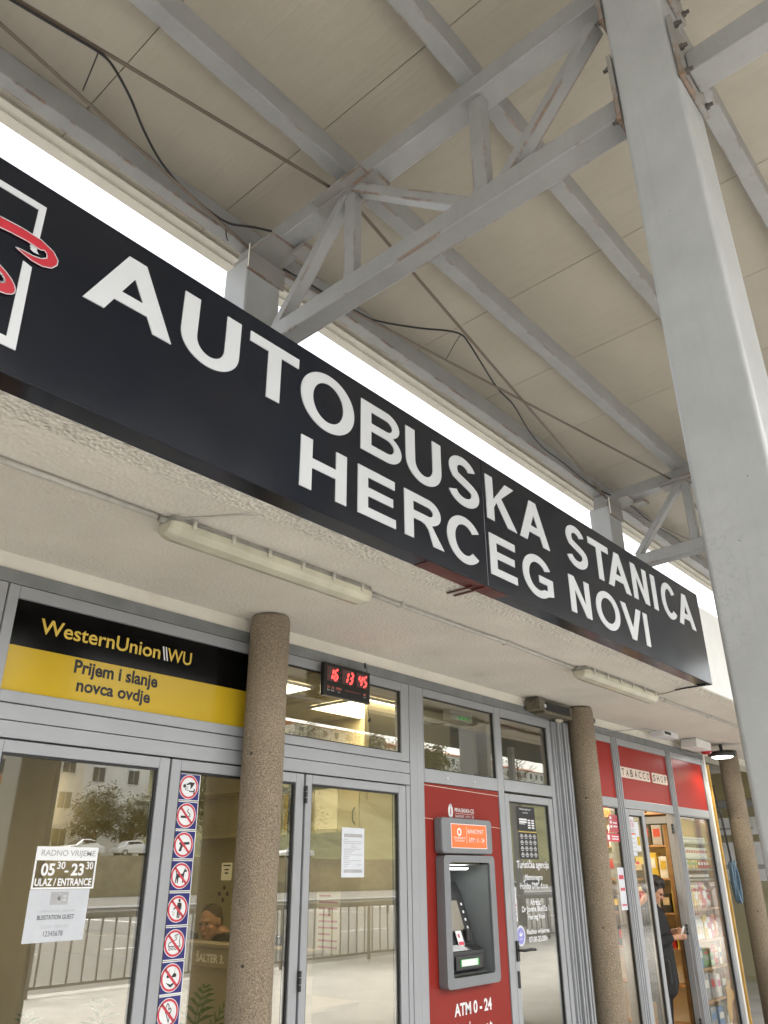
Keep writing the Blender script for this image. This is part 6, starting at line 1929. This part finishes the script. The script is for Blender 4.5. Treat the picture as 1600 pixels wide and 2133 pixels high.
def tree_mesh(seed, h, r, n, leaf=.16, bare=False):
    random.seed(seed)
    tr = MB()
    tr.tube([(0, 0, 0), (.05, .02, h * .3), (-.04, .05, h * .6), (.02, 0, h * .92)], [.16, .12, .08, .02], 8)
    tips = []
    for k in range(14 if not bare else 26):
        a = k * 2.4; z0 = h * (.25 + .6 * k / (14 if not bare else 26)); L = r * (1.05 - .5 * k / (14 if not bare else 26)) * random.uniform(.7, 1.1)
        e = Vector((math.cos(a) * L, math.sin(a) * L, z0 + L * random.uniform(.3, .8)))
        b = Vector((0, 0, z0)); mid = (b + e) / 2 + Vector((0, 0, -.1))
        tr.tube([b, mid, e], [.05, .035, .012], 6)
        tips += [mid, e]
        if bare:
            for q in range(7):
                e2 = b + (e - b) * random.uniform(.4, 1) ; e3 = e2 + Vector((random.uniform(-.7, .7), random.uniform(-.7, .7), random.uniform(.2, .9)))
                tr.tube([e2, e3], [.014, .005], 4)
    cr = MB()
    for k in range(n):
        c = random.choice(tips) + Vector((random.gauss(0, .32), random.gauss(0, .32), random.gauss(.1, .3))) * (r * .55)
        u = Vector((random.uniform(-1, 1), random.uniform(-1, 1), random.uniform(-.6, .6))).normalized(); v = u.cross(Vector((random.random(), random.random(), 1))).normalized()
        s = leaf * random.uniform(.6, 1.3)
        cr.add([c - u * s, c + v * s * .5, c + u * s, c - v * s * .5], [(0, 1, 2, 3)])
    return tr, cr
protos = {}
for nm, (sd, h, r, n, bare) in {'bushy': (2, 4.6, 1.9, 5200, False), 'loose': (5, 6.5, 2.4, 4200, False), 'bare': (8, 7.0, 2.6, 0, True)}.items():
    protos[nm] = tree_mesh(sd, h, r, n, .13, bare)
first = {}
for (kind, x_, y_, z_, s, lab) in (('bushy', 44.5, -73, 3.2, 1.35, 'dense round evergreen mirrored at the right of the left door'), ('bushy', 49.5, -74, 3.2, 1.25, 'second dense evergreen mirrored close beside the first'), ('bushy', 34.0, -73, 3.2, 1.0, 'small round tree mirrored low at the far left of the door glass'),
                              ('bushy', 38.5, -72, 3.2, .6, 'smallest shrub-like tree mirrored below the orange balconies'), ('loose', 62, -78, 3.2, 1.5, 'loose olive tree mirrored behind the sticker strip'), ('bare', 70, -78, 3.2, 1.4, 'leafless tree mirrored in the hall door beside the column'), ('loose', 78, -80, 3.3, 1.5, 'loose olive tree mirrored in the right hall door'),
                              ('bare', 104, -128, 17, 2.2, 'leafless tree on the slope mirrored in the transom light'), ('loose', 132, -135, 19, 2.4, 'olive tree on the slope mirrored above the cash machine, left one'), ('loose', 150, -132, 18, 2.6, 'olive tree on the slope before the beige hillside block'), ('bare', 168, -138, 20, 2.4, 'leafless tree on the slope mirrored above the cash machine'),
                              ('bushy', 182, -138, 20, 3.2, 'dark round tree on the slope mirrored above the cash machine, right one'), ('loose', 206, -138, 20, 2.6, 'olive tree on the slope below the long white house'), ('bare', 232, -140, 21, 2.8, 'leafless tree mirrored above the agency door'), ('bushy', 262, -142, 21, 3.0, 'dark round tree mirrored at the right of the agency transom')):
    if kind not in first:
        t = thing('tree', (0, 0, 0), lab, 'tree', 'trees across the road')
        tr, cr = protos[kind]
        tr.build('trunk', 'bark', t, recenter=False)
        if cr.f: cr.build('crown', 'leaf', t, recenter=False)
        first[kind] = t
    else:
        t = copy_tree(first[kind]); t['label'] = lab
    t.location = (x_, y_, z_); t.scale = (s, s, s); t.rotation_euler = (0, 0, x_ * 1.3)

def car(loc, rz, paint, label):
    t = thing('parked_car', (0, 0, 0), label, 'car', 'cars parked across the road')
    side = [(-2.1, .32), (-2.14, .62), (-2.02, .86), (-1.55, .95), (-1.05, 1.38), (-.5, 1.46), (.25, 1.44), (.95, .98), (1.75, .86), (2.08, .66), (2.12, .32)]
    vs, fs = [], []
    for yy, s in ((-.82, .93), (-.74, 1.0), (.74, 1.0), (.82, .93)):
        vs += [(a, yy * (1 if b < 1.0 else .86), .32 + (b - .32) * s) for a, b in side]
    n = len(side)
    for i in range(3):
        for k in range(n): fs.append((i * n + k, i * n + (k + 1) % n, (i + 1) * n + (k + 1) % n, (i + 1) * n + k))
    fs += [tuple(range(n)), tuple(range(3 * n, 4 * n))]
    m = MB(); m.add(vs, fs); m.build('body', paint, t, bevel=.03, recenter=False)
    for s in (-1, 1):
        m = MB()
        m.prism([(-1.35, .98), (-1.0, 1.31), (-.42, 1.37), (-.42, .98)], lambda a, b, d: Vector((a, d, b)), s * .70, s * .755)
        m.prism([(-.36, .98), (-.36, 1.37), (.22, 1.36), (.78, .98)], lambda a, b, d: Vector((a, d, b)), s * .70, s * .755)
        m.build('side_window', 'car_glass', t, recenter=False)
    m = MB(); m.add([(.98, -.62, 1.0), (.98, .62, 1.0), (.30, .56, 1.42), (.30, -.56, 1.42)], [(0, 1, 2, 3)]); m.build('windscreen', 'car_glass', t, recenter=False)
    for wx in (-1.32, 1.32):
        for s in (-1, 1):
            m = MB(); m.lathe((wx, s * .70, .32), [(.32, -.10), (.32, .13 if s > 0 else .10)], 20, 'y'); w = m.build('wheel', 'tyre', t, recenter=False)
            m = MB(); m.lathe((wx, s * .70, .32), [(.19, s * .131), (.10, s * .14)], 16, 'y'); m.build('rim', 'metal', w, recenter=False)
    for s in (-1, 1):
        m = MB(); m.ell((2.02, s * .60, .68), (.10, .14, .07), 10, 8); m.build('headlight', 'white', t, recenter=False)
    t.location = loc; t.rotation_euler = (0, 0, rz)
    return t
car((32.5, -68.6, 3.2), 0.1, 'car_white', 'white parked car mirrored at the left of the door glass')
car((40.5, -68.2, 3.2), R(170), 'car_white', 'white hatchback mirrored above the opening hours sticker')
car((46.5, -68.8, 3.2), .05, 'car_white', 'white parked car mirrored behind the sticker strip')
car((67.0, -68.0, 3.2), R(188), 'car_white', 'white parked car mirrored at the left edge of the right hall door')
car((100, -58, -.12), R(180), 'car_dark', 'dark car on the road mirrored in the agency door')
ra = thing('railing', (20, -8.7, 0), 'steel railing with thin vertical bars along the platform, mirrored in the doors', 'railing')
m = MB()
for k in range(13): m.box(4 + k * 2.4 - .025, -8.72, 0, 4 + k * 2.4 + .025, -8.67, 1.0)
m.box(3.9, -8.725, 1.0005, 33, -8.665, 1.05); m.build('frame', 'steel', ra)
m = MB()
for k in range(120): m.box(4.1 + k * .24, -8.705, .14, 4.125 + k * .24, -8.685, .96)
m.box(3.95, -8.71, .10, 33, -8.68, .139); m.box(3.95, -8.71, .9605, 33, -8.68, .999); m.build('bars', 'steel', ra)
gr_ = thing('guard_rail', (20, -24.2, 0), 'low metal crash barrier along the far kerb, mirrored in the doors', 'barrier')
m = MB(); m.prism([(0, .40), (.05, .45), (0, .5), (.05, .55), (0, .60), (-.02, .60), (.02, .55), (-.02, .5), (.02, .45), (-.02, .40)], lambda a, b, d: Vector((d, -24.0 + a, b)), -20, 110); m.build('rail', 'metal', gr_)
m = MB()
for k in range(32): m.box(-20 + k * 4, -24.12, -.12, -19.9 + k * 4, -24.03, .6)
m.build('post', 'steel', gr_)

psh = thing('reflection_blocker', (28, -13.5, -.12), 'long dark shelter slab added across the bays to block sky mirrored in the transom glass', 'shelter')  # added slab on posts, keeps the sky out of the transom reflections
m = MB(); m.box(13.0, -15.1, 6.02, 46, -11.6, 6.25); m.build('roof', 'blocker_dark', psh)
m = MB()
for k in range(6): m.box(15 + k * 6 - .1, -13.5, -.12, 15 + k * 6 + .1, -13.3, 6.019)
m.build('post', 'steel', psh)
